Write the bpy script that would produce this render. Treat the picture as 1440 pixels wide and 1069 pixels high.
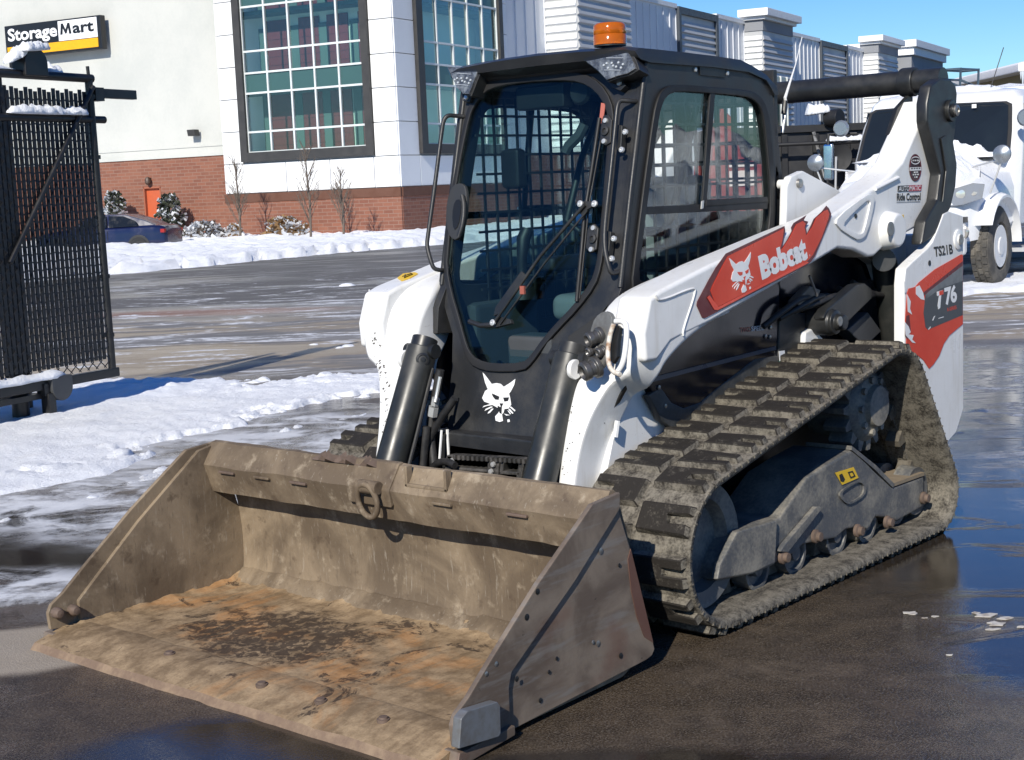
import bpy, bmesh, math, random
from mathutils import Vector as V, Matrix, noise
random.seed(7)
for o in list(bpy.data.objects): bpy.data.objects.remove(o)
S = bpy.context.scene; COL = S.collection
R = math.radians
# ------------------------------------------------------------------ camera
FPX = 2085.1; W0, H0 = 1440, 1069
CAM = V((5.51921896, 3.57211052, 1.50624778)); YAW, PIT, ROL = 3.85649708, .129002235, -.0427426431
fw = V((math.cos(YAW)*math.cos(PIT), math.sin(YAW)*math.cos(PIT), -math.sin(PIT)))
rt = fw.cross(V((0,0,1))).normalized(); up = rt.cross(fw)
rt, up = rt*math.cos(ROL)+up*math.sin(ROL), -rt*math.sin(ROL)+up*math.cos(ROL)
cd = bpy.data.cameras.new('camera'); cam = bpy.data.objects.new('camera', cd); COL.objects.link(cam)
cd.sensor_fit = 'HORIZONTAL'; cd.sensor_width = 36; cd.lens = 36*FPX/W0; cd.clip_start = .1; cd.clip_end = 3000
M = Matrix.Identity(4)
for i in range(3): M[i][0], M[i][1], M[i][2], M[i][3] = rt[i], up[i], -fw[i], CAM[i]
cam.matrix_world = M; S.camera = cam
# ------------------------------------------------------------------ sky, sun, exposure
SUN_EL = R(33); SD = V((.937*math.cos(SUN_EL), .350*math.cos(SUN_EL), math.sin(SUN_EL))).normalized()
wd = bpy.data.worlds.new('World'); S.world = wd; wd.use_nodes = True
nt = wd.node_tree; nt.nodes.clear()
sk = nt.nodes.new('ShaderNodeTexSky'); sk.sky_type = 'NISHITA'; sk.sun_disc = False
sk.sun_elevation = SUN_EL; sk.sun_rotation = math.atan2(SD.x, SD.y); sk.air_density = 1.0; sk.dust_density = .1; sk.ozone_density = 2.0
bg = nt.nodes.new('ShaderNodeBackground'); bg.inputs[1].default_value = .088
wo = nt.nodes.new('ShaderNodeOutputWorld'); hs = nt.nodes.new('ShaderNodeHueSaturation'); hs.inputs['Saturation'].default_value = 1.3; hs.inputs['Hue'].default_value = .508; nt.links.new(sk.outputs[0], hs.inputs['Color']); tn = nt.nodes.new('ShaderNodeMix'); tn.data_type = 'RGBA'; tn.blend_type = 'MULTIPLY'; tn.inputs[0].default_value = 1; tn.inputs[7].default_value = (.60, .86, 1.16, 1); nt.links.new(hs.outputs[0], tn.inputs[6]); nt.links.new(tn.outputs[2], bg.inputs[0]); nt.links.new(bg.outputs[0], wo.inputs[0])
sl = bpy.data.lights.new('sun', 'SUN'); sl.energy = 4.7; sl.angle = R(.53); sl.color = (1, .94, .83)
so = bpy.data.objects.new('sun', sl); COL.objects.link(so); so.rotation_euler = SD.to_track_quat('Z', 'Y').to_euler(); so.location = (0, 0, 30)
S.view_settings.view_transform = 'Standard'; S.view_settings.look = 'None'; S.view_settings.gamma = 1; S.view_settings.exposure = 0.22
S.view_settings.use_curve_mapping = False
S.cycles.max_bounces = 8; S.cycles.transparent_max_bounces = 16; S.cycles.caustics_reflective = False; S.cycles.caustics_refractive = False
S.cycles.sample_clamp_indirect = 6
# ------------------------------------------------------------------ helpers
def ray(x, y): return fw + rt*((x-W0/2)/FPX) - up*((y-H0/2)/FPX)
def at(x, y, X=None, Y=None, Z=None):
    d = ray(x, y); k, v = (0, X) if X is not None else (1, Y) if Y is not None else (2, Z)
    return CAM + d*((v-CAM[k])/d[k])
def atp(x, y, p, n):
    d = ray(x, y); return CAM + d*((p-CAM).dot(n)/d.dot(n))
def horizon(x): return H0/2 + FPX*(fw.z + rt.z*(x-W0/2)/FPX)/up.z
rh = V((rt.x, rt.y, 0)).normalized(); rh = V((fw.y, -fw.x, 0)).normalized(); wh = V((fw.x, fw.y, 0)).normalized()
def hdir(deg): return wh*math.cos(R(deg)) + rh*math.sin(R(deg))
UP = V((0,0,1))

def weighted_normals(me, lim):
    fn = [p.normal.copy() for p in me.polygons]; fa = [p.area for p in me.polygons]; vf = [[] for _ in me.vertices]
    for p in me.polygons:
        for v in p.vertices: vf[v].append(p.index)
    out = []; cl = math.cos(lim)
    for p in me.polygons:
        for v in p.vertices:
            n = V((0, 0, 0))
            for q in vf[v]:
                if fn[q].dot(fn[p.index]) > cl: n += fn[q]*fa[q]
            out.append(n.normalized() if n.length > 1e-12 else fn[p.index])
    me.normals_split_custom_set(out)
class MB:
    def __init__(s): s.bm = bmesh.new(); s.mi = 0
    def face(s, pts):
        try: f = s.bm.faces.new([s.bm.verts.new(p) for p in pts]); f.material_index = s.mi; return f
        except ValueError: return None
    def mesh(s, vs, fs):
        v = [s.bm.verts.new(p) for p in vs]
        for f in fs:
            try: q = s.bm.faces.new([v[i] for i in f]); q.material_index = s.mi
            except ValueError: pass
        return s
    def prism(s, pts, vec):
        pts = [V(p) for p in pts]; vec = V(vec); n = len(pts)
        return s.mesh(pts+[p+vec for p in pts], [list(range(n)), list(range(2*n-1, n-1, -1))]+[[i, i+n, (i+1) % n+n, (i+1) % n] for i in range(n)])
    def obox(s, o, a, b, c):
        o, a, b, c = V(o), V(a), V(b), V(c); return s.prism([o, o+a, o+a+b, o+b], c)
    def box(s, lo, hi):
        lo, hi = V(lo), V(hi); d = hi-lo; return s.obox(lo, (d.x,0,0), (0,d.y,0), (0,0,d.z))
    def cbox(s, c, a, b, d):
        a, b, d = V(a), V(b), V(d); return s.obox(V(c)-a/2-b/2-d/2, a, b, d)
    def tube(s, pts, r, n=8, closed=False, cap=True):
        pts = [V(p) for p in pts]; m = len(pts); rr = r if isinstance(r, (list, tuple)) else [r]*m
        vs = []; ref = None
        for i, p in enumerate(pts):
            a = pts[i-1] if (i or closed) else p; b = pts[(i+1) % m] if (i < m-1 or closed) else p
            t = (b-a).normalized()
            if ref is None: ref = t.orthogonal().normalized()
            ref = (ref-t*ref.dot(t))
            ref = ref.normalized() if ref.length > 1e-6 else t.orthogonal().normalized()
            q = t.cross(ref)
            k = 1.0
            if 0 < i < m-1 or closed:
                c = (p-a).normalized().dot((b-p).normalized()); k = 1/max(.6, math.sqrt(max(0, (1+c)/2)))
            vs += [p+(ref*math.cos(2*math.pi*j/n)+q*math.sin(2*math.pi*j/n))*rr[i]*k for j in range(n)]
        fs = [[i*n+j, i*n+(j+1) % n, ((i+1) % m)*n+(j+1) % n, ((i+1) % m)*n+j] for i in range(m if closed else m-1) for j in range(n)]
        if cap and not closed: fs += [list(range(n))[::-1], [(m-1)*n+j for j in range(n)]]
        return s.mesh(vs, fs)
    def cyl(s, a, b, r, n=20, r2=None): return s.tube([a, b], [r, r if r2 is None else r2], n)
    def lathe(s, o, ax, prof, n=24, cap=True):
        o, ax = V(o), V(ax).normalized(); u = ax.orthogonal().normalized(); w = ax.cross(u); vs = []
        for r, h in prof: vs += [o+ax*h+(u*math.cos(2*math.pi*j/n)+w*math.sin(2*math.pi*j/n))*max(r, 1e-4) for j in range(n)]
        m = len(prof); fs = [[i*n+j, i*n+(j+1) % n, (i+1)*n+(j+1) % n, (i+1)*n+j] for i in range(m-1) for j in range(n)]
        if cap: fs += [list(range(n))[::-1], [(m-1)*n+j for j in range(n)]]
        return s.mesh(vs, fs)
    def ring(s, out, inn, vec):
        out, inn = [V(p) for p in out], [V(p) for p in inn]; vec = V(vec); n = len(out)
        vs = out+inn+[p+vec for p in out]+[p+vec for p in inn]; fs = []
        for i in range(n):
            j = (i+1) % n
            fs += [[i, j, n+j, n+i], [2*n+i, 3*n+i, 3*n+j, 2*n+j], [i, 2*n+i, 2*n+j, j], [n+i, n+j, 3*n+j, 3*n+i]]
        return s.mesh(vs, fs)
    def loft(s, secs, cap=True, closed=True):
        n = len(secs[0]); vs = [V(p) for q in secs for p in q]; m = len(secs)
        fs = [[i*n+j, i*n+(j+1) % n, (i+1)*n+(j+1) % n, (i+1)*n+j] for i in range(m-1) for j in range(n if closed else n-1)]
        if cap: fs += [list(range(n))[::-1], [(m-1)*n+j for j in range(n)]]
        return s.mesh(vs, fs)
    def grid(s, P):   # P[i][j]
        a, b = len(P), len(P[0]); return s.mesh([p for q in P for p in q], [[i*b+j, i*b+j+1, (i+1)*b+j+1, (i+1)*b+j] for i in range(a-1) for j in range(b-1)])
    def mirror(s):
        m = MB(); m.bm = s.bm.copy()
        for v in m.bm.verts: v.co.y = -v.co.y
        bmesh.ops.reverse_faces(m.bm, faces=m.bm.faces); return m
    def build(s, name, mat, parent=None, bevel=0, seg=2, smooth=35, kind=None, label=None, recalc=True, wn=False):
        bm = s.bm
        if recalc: bmesh.ops.recalc_face_normals(bm, faces=bm.faces)
        if bevel:
            es = [e for e in bm.edges if len(e.link_faces) == 2 and e.calc_face_angle(0) > R(28)]
            bmesh.ops.bevel(bm, geom=es, offset=bevel, segments=seg, affect='EDGES', clamp_overlap=True, profile=.5)
        me = bpy.data.meshes.new(name)
        if parent is not None:
            off = world_loc(parent)
            for v in bm.verts: v.co -= off
        bm.to_mesh(me); bm.free()
        for m in (mat if isinstance(mat, (list, tuple)) else [mat]): me.materials.append(m)
        if smooth:
            me.polygons.foreach_set('use_smooth', [True]*len(me.polygons)); me.set_sharp_from_angle(angle=R(smooth))
        if (bevel or wn) and smooth and len(me.polygons) < 6000: weighted_normals(me, R(42))
        o = bpy.data.objects.new(name, me); COL.objects.link(o)
        if parent is not None: o.parent = parent
        if kind: o['kind'] = kind
        if label: o['label'] = label
        return o
def world_loc(o):
    l = V((0,0,0))
    while o is not None: l += o.location; o = o.parent
    return l
def both(mb, name, mat, pl, pr, **k):
    m = mb.mirror(); return mb.build(name, mat, pl, **k), m.build(name, mat, pr, **k)
def tag(o, label=None, cat=None, group=None, kind=None):
    for k, v in (('label', label), ('category', cat), ('group', group), ('kind', kind)):
        if v: o[k] = v
    return o
def thing(name, loc, label, cat, group=None):
    o = bpy.data.objects.new(name, None); COL.objects.link(o); o.location = loc; o.empty_display_size = .2
    return tag(o, label, cat, group)
def resample(pts, n, closed=True):
    pts = [V(p) for p in pts]; q = pts+[pts[0]] if closed else pts
    L = [0]
    for a, b in zip(q, q[1:]): L.append(L[-1]+(b-a).length)
    out = []; k = 0
    for i in range(n):
        t = L[-1]*i/(n if closed else n-1)
        while k < len(L)-2 and L[k+1] < t: k += 1
        out.append(q[k].lerp(q[k+1], (t-L[k])/max(1e-9, L[k+1]-L[k])))
    return out
def smooth_poly(pts, it=2, closed=True):   # Chaikin
    pts = [V(p) for p in pts]
    for _ in range(it):
        o = []; n = len(pts)
        for i in range(n if closed else n-1):
            a, b = pts[i], pts[(i+1) % n]; o += [a.lerp(b, .25), a.lerp(b, .75)]
        pts = o if closed else [pts[0]]+o+[pts[-1]]
    return pts
def angle_match(outer, inner, n=72):
    """resample both loops to n points seen at the same angles from the inner loop's centre"""
    c = sum(inner, V((0,0,0)))/len(inner); nn = (inner[1]-inner[0]).cross(inner[len(inner)//2]-inner[0])
    nn.normalize(); u = (inner[0]-c).normalized(); w = nn.cross(u)
    def cast(loop, a):
        d = u*math.cos(a)+w*math.sin(a); e = nn.cross(d); best = None
        for p, q in zip(loop, loop[1:]+loop[:1]):
            s0, s1 = (p-c).dot(e), (q-c).dot(e)
            if s0*s1 <= 0 and s0 != s1:
                h = p.lerp(q, s0/(s0-s1)); t = (h-c).dot(d)
                if t > 0 and (best is None or t > best[0]): best = (t, h)
        return best[1] if best else c
    angs = set(2*math.pi*i/n for i in range(n))
    for p in list(outer)+list(inner): angs.add(math.atan2((p-c).dot(w), (p-c).dot(u)) % (2*math.pi))
    angs = sorted(angs); a2 = [angs[0]]
    for a in angs[1:]:
        if a-a2[-1] > .004: a2.append(a)
    return [cast(outer, a) for a in a2], [cast(inner, a) for a in a2]
def ray_at(x, y):
    h = S.ray_cast(bpy.context.evaluated_depsgraph_get(), CAM, ray(x, y).normalized()); return h[1], (h[2] if h[2].dot(ray(x, y)) < 0 else -h[2])
def fbm(x, y, z=0, s=1, o=4): return noise.fractal(V((x*s, y*s, z)), .5, 2.0, o)
# ------------------------------------------------------------------ materials
class NT:
    def __init__(s, name):
        s.m = bpy.data.materials.new(name); s.m.use_nodes = True; s.t = s.m.node_tree; s.t.nodes.clear()
        s.out = s.t.nodes.new('ShaderNodeOutputMaterial'); s._p = None
    def n(s, typ, **k):
        x = s.t.nodes.new(typ)
        for a, b in k.items():
            if a.startswith('i_'): s.set(x.inputs[a[2:].replace('_', ' ')], b)
            else: setattr(x, a, b)
        return x
    def set(s, sock, v):
        if isinstance(v, bpy.types.NodeSocket): s.t.links.new(v, sock)
        elif isinstance(v, bpy.types.Node): s.t.links.new(v.outputs[0], sock)
        elif sock.type == 'RGBA' and len(v) == 3: sock.default_value = (*v, 1)
        else: sock.default_value = v
    def pos(s):
        if s._p is None: s._p = s.n('ShaderNodeNewGeometry').outputs['Position']
        return s._p
    def obj(s): return s.n('ShaderNodeTexCoord').outputs['Object']
    def map(s, v, scale=(1,1,1), rot=(0,0,0), loc=(0,0,0)):
        x = s.n('ShaderNodeMapping'); s.set(x.inputs[0], v); x.inputs['Scale'].default_value = scale; x.inputs['Rotation'].default_value = rot; x.inputs['Location'].default_value = loc
        return x.outputs[0]
    def noise(s, v, sc, det=4, rough=.55, dist=0):
        x = s.n('ShaderNodeTexNoise'); s.set(x.inputs['Vector'], v); x.inputs['Scale'].default_value = sc; x.inputs['Detail'].default_value = det; x.inputs['Roughness'].default_value = rough; x.inputs['Distortion'].default_value = dist
        return x.outputs[0]
    def ramp(s, f, lo, hi, a=0., b=1.):
        x = s.n('ShaderNodeMapRange', interpolation_type='SMOOTHSTEP'); s.set(x.inputs[0], f)
        for i, v in ((1, lo), (2, hi), (3, a), (4, b)): s.set(x.inputs[i], v)
        return x.outputs[0]
    def mix(s, f, a, b):
        x = s.n('ShaderNodeMix', data_type='RGBA'); s.set(x.inputs[0], f); s.set(x.inputs[6], a); s.set(x.inputs[7], b); return x.outputs[2]
    def math(s, op, a, b=0., c=False):
        x = s.n('ShaderNodeMath', operation=op, use_clamp=c); s.set(x.inputs[0], a); s.set(x.inputs[1], b); return x.outputs[0]
    def bump(s, h, st=.3, d=.01, nrm=None):
        x = s.n('ShaderNodeBump'); s.set(x.inputs['Height'], h); x.inputs['Strength'].default_value = st; x.inputs['Distance'].default_value = d
        if nrm is not None: s.set(x.inputs['Normal'], nrm)
        return x.outputs[0]
    def bsdf(s, col, rough=.5, metal=0., nrm=None, spec=.5, **k):
        x = s.n('ShaderNodeBsdfPrincipled'); s.set(x.inputs['Base Color'], col); s.set(x.inputs['Roughness'], rough); s.set(x.inputs['Metallic'], metal); s.set(x.inputs['Specular IOR Level'], spec)
        if nrm is not None: s.set(x.inputs['Normal'], nrm)
        for a, b in k.items(): s.set(x.inputs[a.replace('_', ' ')], b)
        s.t.links.new(x.outputs[0], s.out.inputs[0]); return x
MATS = {}
def paint(name, col, rough=.4, metal=0., dirt=None, amt=.3, scale=6, bump=0., coat=0., spec=.5, fine=60):
    """paint / plastic / metal with patchy dirt and fine grain"""
    if name in MATS: return MATS[name]
    t = NT(name); p = t.pos(); a = t.noise(p, scale, 6, .6); b = t.noise(p, fine, 3)
    dirt = dirt or tuple(c*.7 for c in col)
    f = t.ramp(t.math('ADD', a, t.math('MULTIPLY', b, .25)), .5, .85, 0, amt)
    c = t.mix(f, col, dirt); r = t.ramp(a, .3, .8, max(.03, rough-.06), min(1, rough+.18))
    nr = t.bump(b, bump, .004) if bump else None
    t.bsdf(c, r, metal, nr, spec, **({'Coat_Weight': coat, 'Coat_Roughness': .1} if coat else {}))
    MATS[name] = t.m; return t.m
def glass(name, tint, refl=.1, rough=.0):
    t = NT(name); a = t.n('ShaderNodeBsdfTransparent'); a.inputs[0].default_value = (*tint, 1)
    g = t.n('ShaderNodeBsdfGlossy'); g.inputs['Roughness'].default_value = rough; g.inputs[0].default_value = (.95, 1, 1, 1)
    lw = t.n('ShaderNodeLayerWeight'); lw.inputs[0].default_value = .5
    f = t.math('ADD', t.math('MULTIPLY', t.math('POWER', lw.outputs['Facing'], 4.), .9), refl, True); m = t.n('ShaderNodeMixShader'); t.set(m.inputs[0], f)
    t.t.links.new(a.outputs[0], m.inputs[1]); t.t.links.new(g.outputs[0], m.inputs[2]); t.t.links.new(m.outputs[0], t.out.inputs[0]); return t.m
# ================================================================== GROUND
GROT = math.atan2(rh.y, rh.x)         # ground frame: a to the right, b away (metres from the viewer's feet)
def gp(a, b, z=0.): return V((CAM.x, CAM.y, 0)) + rh*a + wh*b + UP*z
def gpx(x, y): return at(x, y, Z=0)
def mat_ground():
    t = NT('wet asphalt'); P = t.pos()
    q = t.n('ShaderNodeVectorMath', operation='SUBTRACT'); t.set(q.inputs[0], P); q.inputs[1].default_value = (CAM.x, CAM.y, 0)
    Q = t.map(q.outputs[0], rot=(0, 0, -GROT))     # ground frame
    # mapping applies scale, rotate: rotate by -GROT turns world into the ground frame
    str_ = t.map(Q, scale=(.20, .56, 1), rot=(0, 0, R(-8)))
    n1 = t.noise(str_, 1.0, 6, .6, 1.2); n2 = t.noise(Q, 1.1, 7, .6, .4); n3 = t.noise(Q, 9, 5, .6); n4 = t.noise(P, 170, 2); n5 = t.noise(str_, 3.0, 8, .66, 1.6)
    big = t.noise(Q, .33, 4, .5, .3)
    def blob(a, b, ra, rb, rot=0., soft=.45, jit=.8):
        s = t.n('ShaderNodeVectorMath', operation='SUBTRACT'); t.set(s.inputs[0], Q); s.inputs[1].default_value = (a, b, 0)
        m = t.map(s.outputs[0], rot=(0, 0, R(rot))); m = t.map(m, scale=(1/ra, 1/rb, 0))
        l = t.n('ShaderNodeVectorMath', operation='LENGTH'); t.set(l.inputs[0], m)
        d = t.math('ADD', l.outputs['Value'], t.math('MULTIPLY', t.math('SUBTRACT', t.math('ADD', t.math('MULTIPLY', n2, .75), t.math('MULTIPLY', n3, .25)), .5), jit))
        return t.ramp(d, 1+soft*.5, 1-soft*.5)
    def mx(*a):
        r = a[0]
        for x in a[1:]: r = t.math('MAXIMUM', r, x)
        return r
    sx = t.n('ShaderNodeSeparateXYZ'); t.set(sx.inputs[0], Q); bb = sx.outputs[1]; aa = sx.outputs[0]
    far = t.ramp(t.math('ADD', bb, t.math('MULTIPLY', n1, 1.5)), 12.6, 14.2)      # beyond the snow strip: the apron and the road
    # --- standing water
    wet0 = t.ramp(big, .40, .62)
    water = mx(blob(2.6, 6.6, 1.3, 2.1, 20), blob(3.6, 10.2, 1.9, 2.4, 0), blob(2.2, 4.6, .9, .9), blob(5.6, 14.5, 1.2, 1.4), blob(-.7, 3.9, .6, .3, 0), blob(-2.3, 6.6, 1.1, .75, 15), blob(-1.2, 8.2, .7, .5), blob(.0, 3.6, 1.0, .22), blob(-2.2, 7.0, .9, .35, 25), blob(1.75, 5.6, .4, .5))
    water = t.math('MULTIPLY', water, t.ramp(n5, .30, .42))
    damp = mx(t.ramp(n2, .42, .6), water)
    # --- colours
    dark = t.mix(t.ramp(n3, .3, .7), (.036, .026, .017), (.078, .057, .037))
    dark = t.mix(t.ramp(t.noise(Q, 2.3, 6, .7, 1.2), .5, .72), dark, (.125, .095, .066))
    dark = t.mix(t.ramp(n4, .45, .68, 0, .6), dark, (.16, .135, .11)); dark = t.mix(t.ramp(n4, .5, .3, 0, .5), dark, (.02, .016, .013))
    n8 = t.noise(P, 75, 3, .7); dark = t.mix(t.ramp(n8, .56, .70, 0, .55), dark, (.19, .165, .135)); dark = t.mix(t.ramp(n8, .44, .32, 0, .6), dark, (.018, .014, .011))
    dark = t.mix(t.math('MULTIPLY', water, .75), dark, (.017, .014, .012))
    dry = t.mix(n3, (.27, .23, .18), (.36, .31, .25))
    conc = mx(blob(-1.75, 4.95, .42, .27, -12, .3), blob(-2.7, 4.9, .7, .34, -5, .3))
    c = t.mix(conc, dark, dry)
    grey = t.mix(t.ramp(n5, .32, .66), (.125, .122, .118), (.28, .275, .27))
    tan = t.mix(n3, (.27, .215, .145), (.36, .30, .215))
    tm = t.math('MULTIPLY', t.ramp(t.math('ADD', n1, t.math('MULTIPLY', n5, .3)), .58, .68), t.math('MULTIPLY', t.ramp(bb, 12.5, 13.2), t.ramp(bb, 20.5, 17)))
    grey = t.mix(tm, grey, tan)
    road = t.mix(n4, (.075, .073, .071), (.16, .155, .15)); road = t.mix(t.ramp(n5, .5, .72, 0, .55), road, (.26, .255, .25))
    grey = t.mix(t.ramp(t.math('ADD', bb, t.math('MULTIPLY', aa, -.45)), 21.5, 24.5), grey, road)
    red = blob(-4.2, 20.2, 1.9, .55, 12, .9, 1.3); grey = t.mix(t.math('MULTIPLY', red, .55), grey, (.33, .17, .11))
    c = t.mix(far, c, grey)
    fr = t.ramp(t.math('ADD', aa, t.math('MULTIPLY', n2, .8)), 3.2, 4.6)            # right of the machine: tan strip behind
    c = t.mix(t.math('MULTIPLY', t.math('MULTIPLY', fr, t.math('MULTIPLY', t.ramp(bb, 13.5, 15.5), t.ramp(bb, 19.5, 17.5))), t.ramp(n1, .35, .5)), c, tan)
    # --- slush: thin white remains
    sl_ = t.math('ADD', t.math('MULTIPLY', n5, .8), t.math('MULTIPLY', n3, .2))
    fars = t.math('MULTIPLY', t.math('MULTIPLY', far, t.ramp(bb, 34, 22)), t.ramp(sl_, .535, .60))
    near = mx(blob(-2.35, 7.6, 2.2, .75, 28, .9, 1.6), blob(-2.1, 5.75, .7, .36, 10, .7, 1.5), blob(-1.05, 8.4, 1.7, 1.2, 30, .8, 1.2), blob(-1.3, 9.6, 1.6, .6, 30, .8, 1.2))
    near = t.math('MULTIPLY', near, t.ramp(t.math('ADD', t.math('MULTIPLY', sl_, .45), t.math('MULTIPLY', t.noise(Q, 2.6, 8, .68, .5), .55)), .42, .55, 0, .95))
    side = t.math('MULTIPLY', t.math('MULTIPLY', t.ramp(t.math('ADD', aa, t.math('MULTIPLY', n2, 1.2)), 2.7, 3.4), t.ramp(bb, 14, 10)), t.ramp(t.math('ADD', t.math('MULTIPLY', n5, .7), t.math('MULTIPLY', n3, .3)), .50, .62, 0, .6))
    slush = mx(fars, near, side)
    c = t.mix(slush, c, t.mix(n3, (.50, .52, .55), (.78, .79, .80)))
    # --- gloss
    n6 = t.noise(Q, 3.4, 8, .68, .9); n7 = t.noise(P, 75, 3, .7)
    r = t.ramp(t.math('ADD', t.math('MULTIPLY', damp, .35), n6), .40, .72, .42, .07)
    r = t.math('ADD', r, t.math('MULTIPLY', t.math('SUBTRACT', n3, .5), .10))
    r = t.mix(water, r, t.n('ShaderNodeCombineColor', i_Red=.035, i_Green=.035, i_Blue=.035))
    farr = t.ramp(n1, .40, .62, .75, .30)
    r = t.mix(far, r, farr); r = t.mix(mx(slush, conc), r, (.8, .8, .8))
    dr = t.math('SUBTRACT', 1., t.math('MULTIPLY', water, .93), True)
    h = t.math('MULTIPLY', t.math('ADD', t.math('ADD', t.math('MULTIPLY', n4, .8), t.math('MULTIPLY', n7, 1.0)), t.math('MULTIPLY', n3, .7)), dr)
    h = t.math('ADD', h, t.math('MULTIPLY', slush, 1.4)); rip = t.noise(Q, 5, 2); h = t.math('ADD', h, t.math('MULTIPLY', rip, .05))
    t.bsdf(c, r, 0, t.bump(h, .55, .006), t.math('ADD', .34, t.math('MULTIPLY', water, .30)))
    return t.m
g = MB(); N = 60
xs = sorted(set([-1800, -600, -250] + [i*10-120 for i in range(25)] + [250, 600, 1800]))
g.grid([[V((x, y, 0)) for y in xs] for x in xs])
tag(g.build('ground', mat_ground(), smooth=0), kind='structure')

def mat_snow(name='snow', dirt=.0, col=(.86, .88, .91)):
    t = NT(name); P = t.pos(); a = t.noise(P, 5, 6, .6); b = t.noise(P, 38, 4, .6); c = t.noise(P, 260, 2)
    d = t.mix(t.ramp(a, .52, .75, 0, dirt), col, (.42, .38, .34))
    h = t.math('ADD', t.math('MULTIPLY', b, .8), t.math('MULTIPLY', c, .45)); d = t.mix(t.ramp(t.noise(P, 90, 3, .7), .62, .75, 0, .35), d, (.55, .54, .52))
    t.bsdf(d, .7, 0, t.bump(h, .6, .03), .3, Subsurface_Weight=.0); return t.m
SNOW = mat_snow('snow', .16); SNOW_D = mat_snow('dirty snow', .55)
def snow_strip(name, near, far, h, nu, nv, mat, edge=.25, lump=.05, fr=2.2, ridge=0., seed=0.):
    A, B = resample(near, nu, False), resample(far, nu, False); rows = []
    for i in range(nu):
        ro = []
        for j in range(nv):
            t = j/(nv-1); p = A[i].lerp(B[i], t); w = (B[i]-A[i]).length
            dn, df = t*w, (1-t)*w
            dn += .28*edge*4*fbm(p.x+seed, p.y, 0, 1.3, 5); df += .28*edge*4*fbm(p.x-7+seed, p.y, 4, 1.3, 5)
            k = max(0, min(1, min(dn, df)/edge)); k = k*k*(3-2*k)
            e0 = max(0, min(1, min(t*w, (1-t)*w)/(edge*.5))); k *= e0*e0*(3-2*e0)*max(0, min(1, min(i, nu-1-i)/3))
            z = -.035 + k*(h*(1+.45*fbm(p.x, p.y, seed, .9, 3)) + lump*fbm(p.x, p.y, 9+seed, fr, 5) + .03)
            z += k*(1-.75*k)*.030*max(0, fbm(p.x, p.y, 31+seed, 7.5, 3))*min(1, h*30)
            if ridge: z += k*ridge*max(0, 1-abs(dn-.35)/.4)*(1+fbm(p.x, p.y, 2, 3.1, 4)*1.3)
            if ridge: z += k*ridge*.8*max(0, 1-abs(df-.5)/.6)*(1+fbm(p.x, p.y, 5, 2.1, 4)*1.3)
            ro.append(V((p.x, p.y, z)))
        rows.append(ro)
    m = MB(); m.grid(rows); return tag(m.build(name, mat, smooth=180), kind='structure')
def px_line(L): return [gpx(*q) for q in L]
snow_strip('snow_strip', [gp(-7, 5.6), gp(-4.5, 6.6), gp(-3.3, 7.0)]+px_line([(0, 706), (150, 676), (300, 617), (400, 590), (530, 561)])+[gp(-.2, 11.2), gp(.4, 11.5)],
           [gp(-9, 12.9), gp(-7, 12.9), gp(-5.2, 12.9)]+[gp(-4.37, 12.9), gp(-3.71, 12.95), gp(-2.28, 12.6), gp(-1.76, 12.6), gp(-1.12, 12.5), gp(-.4, 12.4), gp(.4, 12.2)],
           .026, 340, 110, SNOW, .60, .013, 2.0, .024)
snow_strip('snow_ridge', [gp(-4.5, 5.9)]+px_line([(0, 740), (60, 722), (170, 694), (300, 648), (400, 612), (530, 583)])+[gp(.2, 10.9)],
           [gp(-4.5, 6.2)]+px_line([(0, 716), (60, 701), (170, 676), (300, 632), (400, 601), (530, 574)])+[gp(.2, 11.15)], .008, 260, 24, mat_snow('slushy snow', .75, (.74, .76, .79)), .22, .028, 4.0, 0, 3.)
snow_strip('snow_verge', [gp(-24, 22), gp(-14, 26.5)]+px_line([(140, 389), (300, 374), (480, 356), (640, 343)])+[gp(2, 44), gp(9, 52)],
           [gp(-46, 60), gp(-30, 60)]+[gp(-16, 60), gp(-10, 61), gp(-2, 62)]+[gp(4, 66), gp(14, 76)], .16, 300, 120, SNOW, .8, .07, 1.3, .26, 11.)
snow_strip('snow_bank', [gp(3.6, 16.6), gp(4.8, 17.0), gp(5.58, 17.6), gp(7.2, 17.8), gp(10, 18)], [gp(3.6, 19.5), gp(5, 20.2), gp(6.6, 20.6), gp(8, 21), gp(11, 21)], .06, 90, 30, SNOW, .35, .03, 2., 0, 21.)
m = MB()
for (x, y, r) in [(488, 402, .12), (488, 487, .07), (478, 489, .06), (440, 485, .06), (205, 704, .035), (130, 700, .05), (118, 702, .03)]:
    p = gpx(x, y); vs = []
    m.lathe(p-UP*.02, UP, [(r*1.3, 0), (r*1.0, r*.3), (r*.6, r*.48), (r*.1, r*.55)], 9)
for v in m.bm.verts: v.co += V((fbm(v.co.x, v.co.y, v.co.z, 9), fbm(v.co.y, v.co.x, v.co.z, 9), 0))*.03
tag(m.build('snow_lumps', SNOW, smooth=180), kind='stuff')
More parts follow.
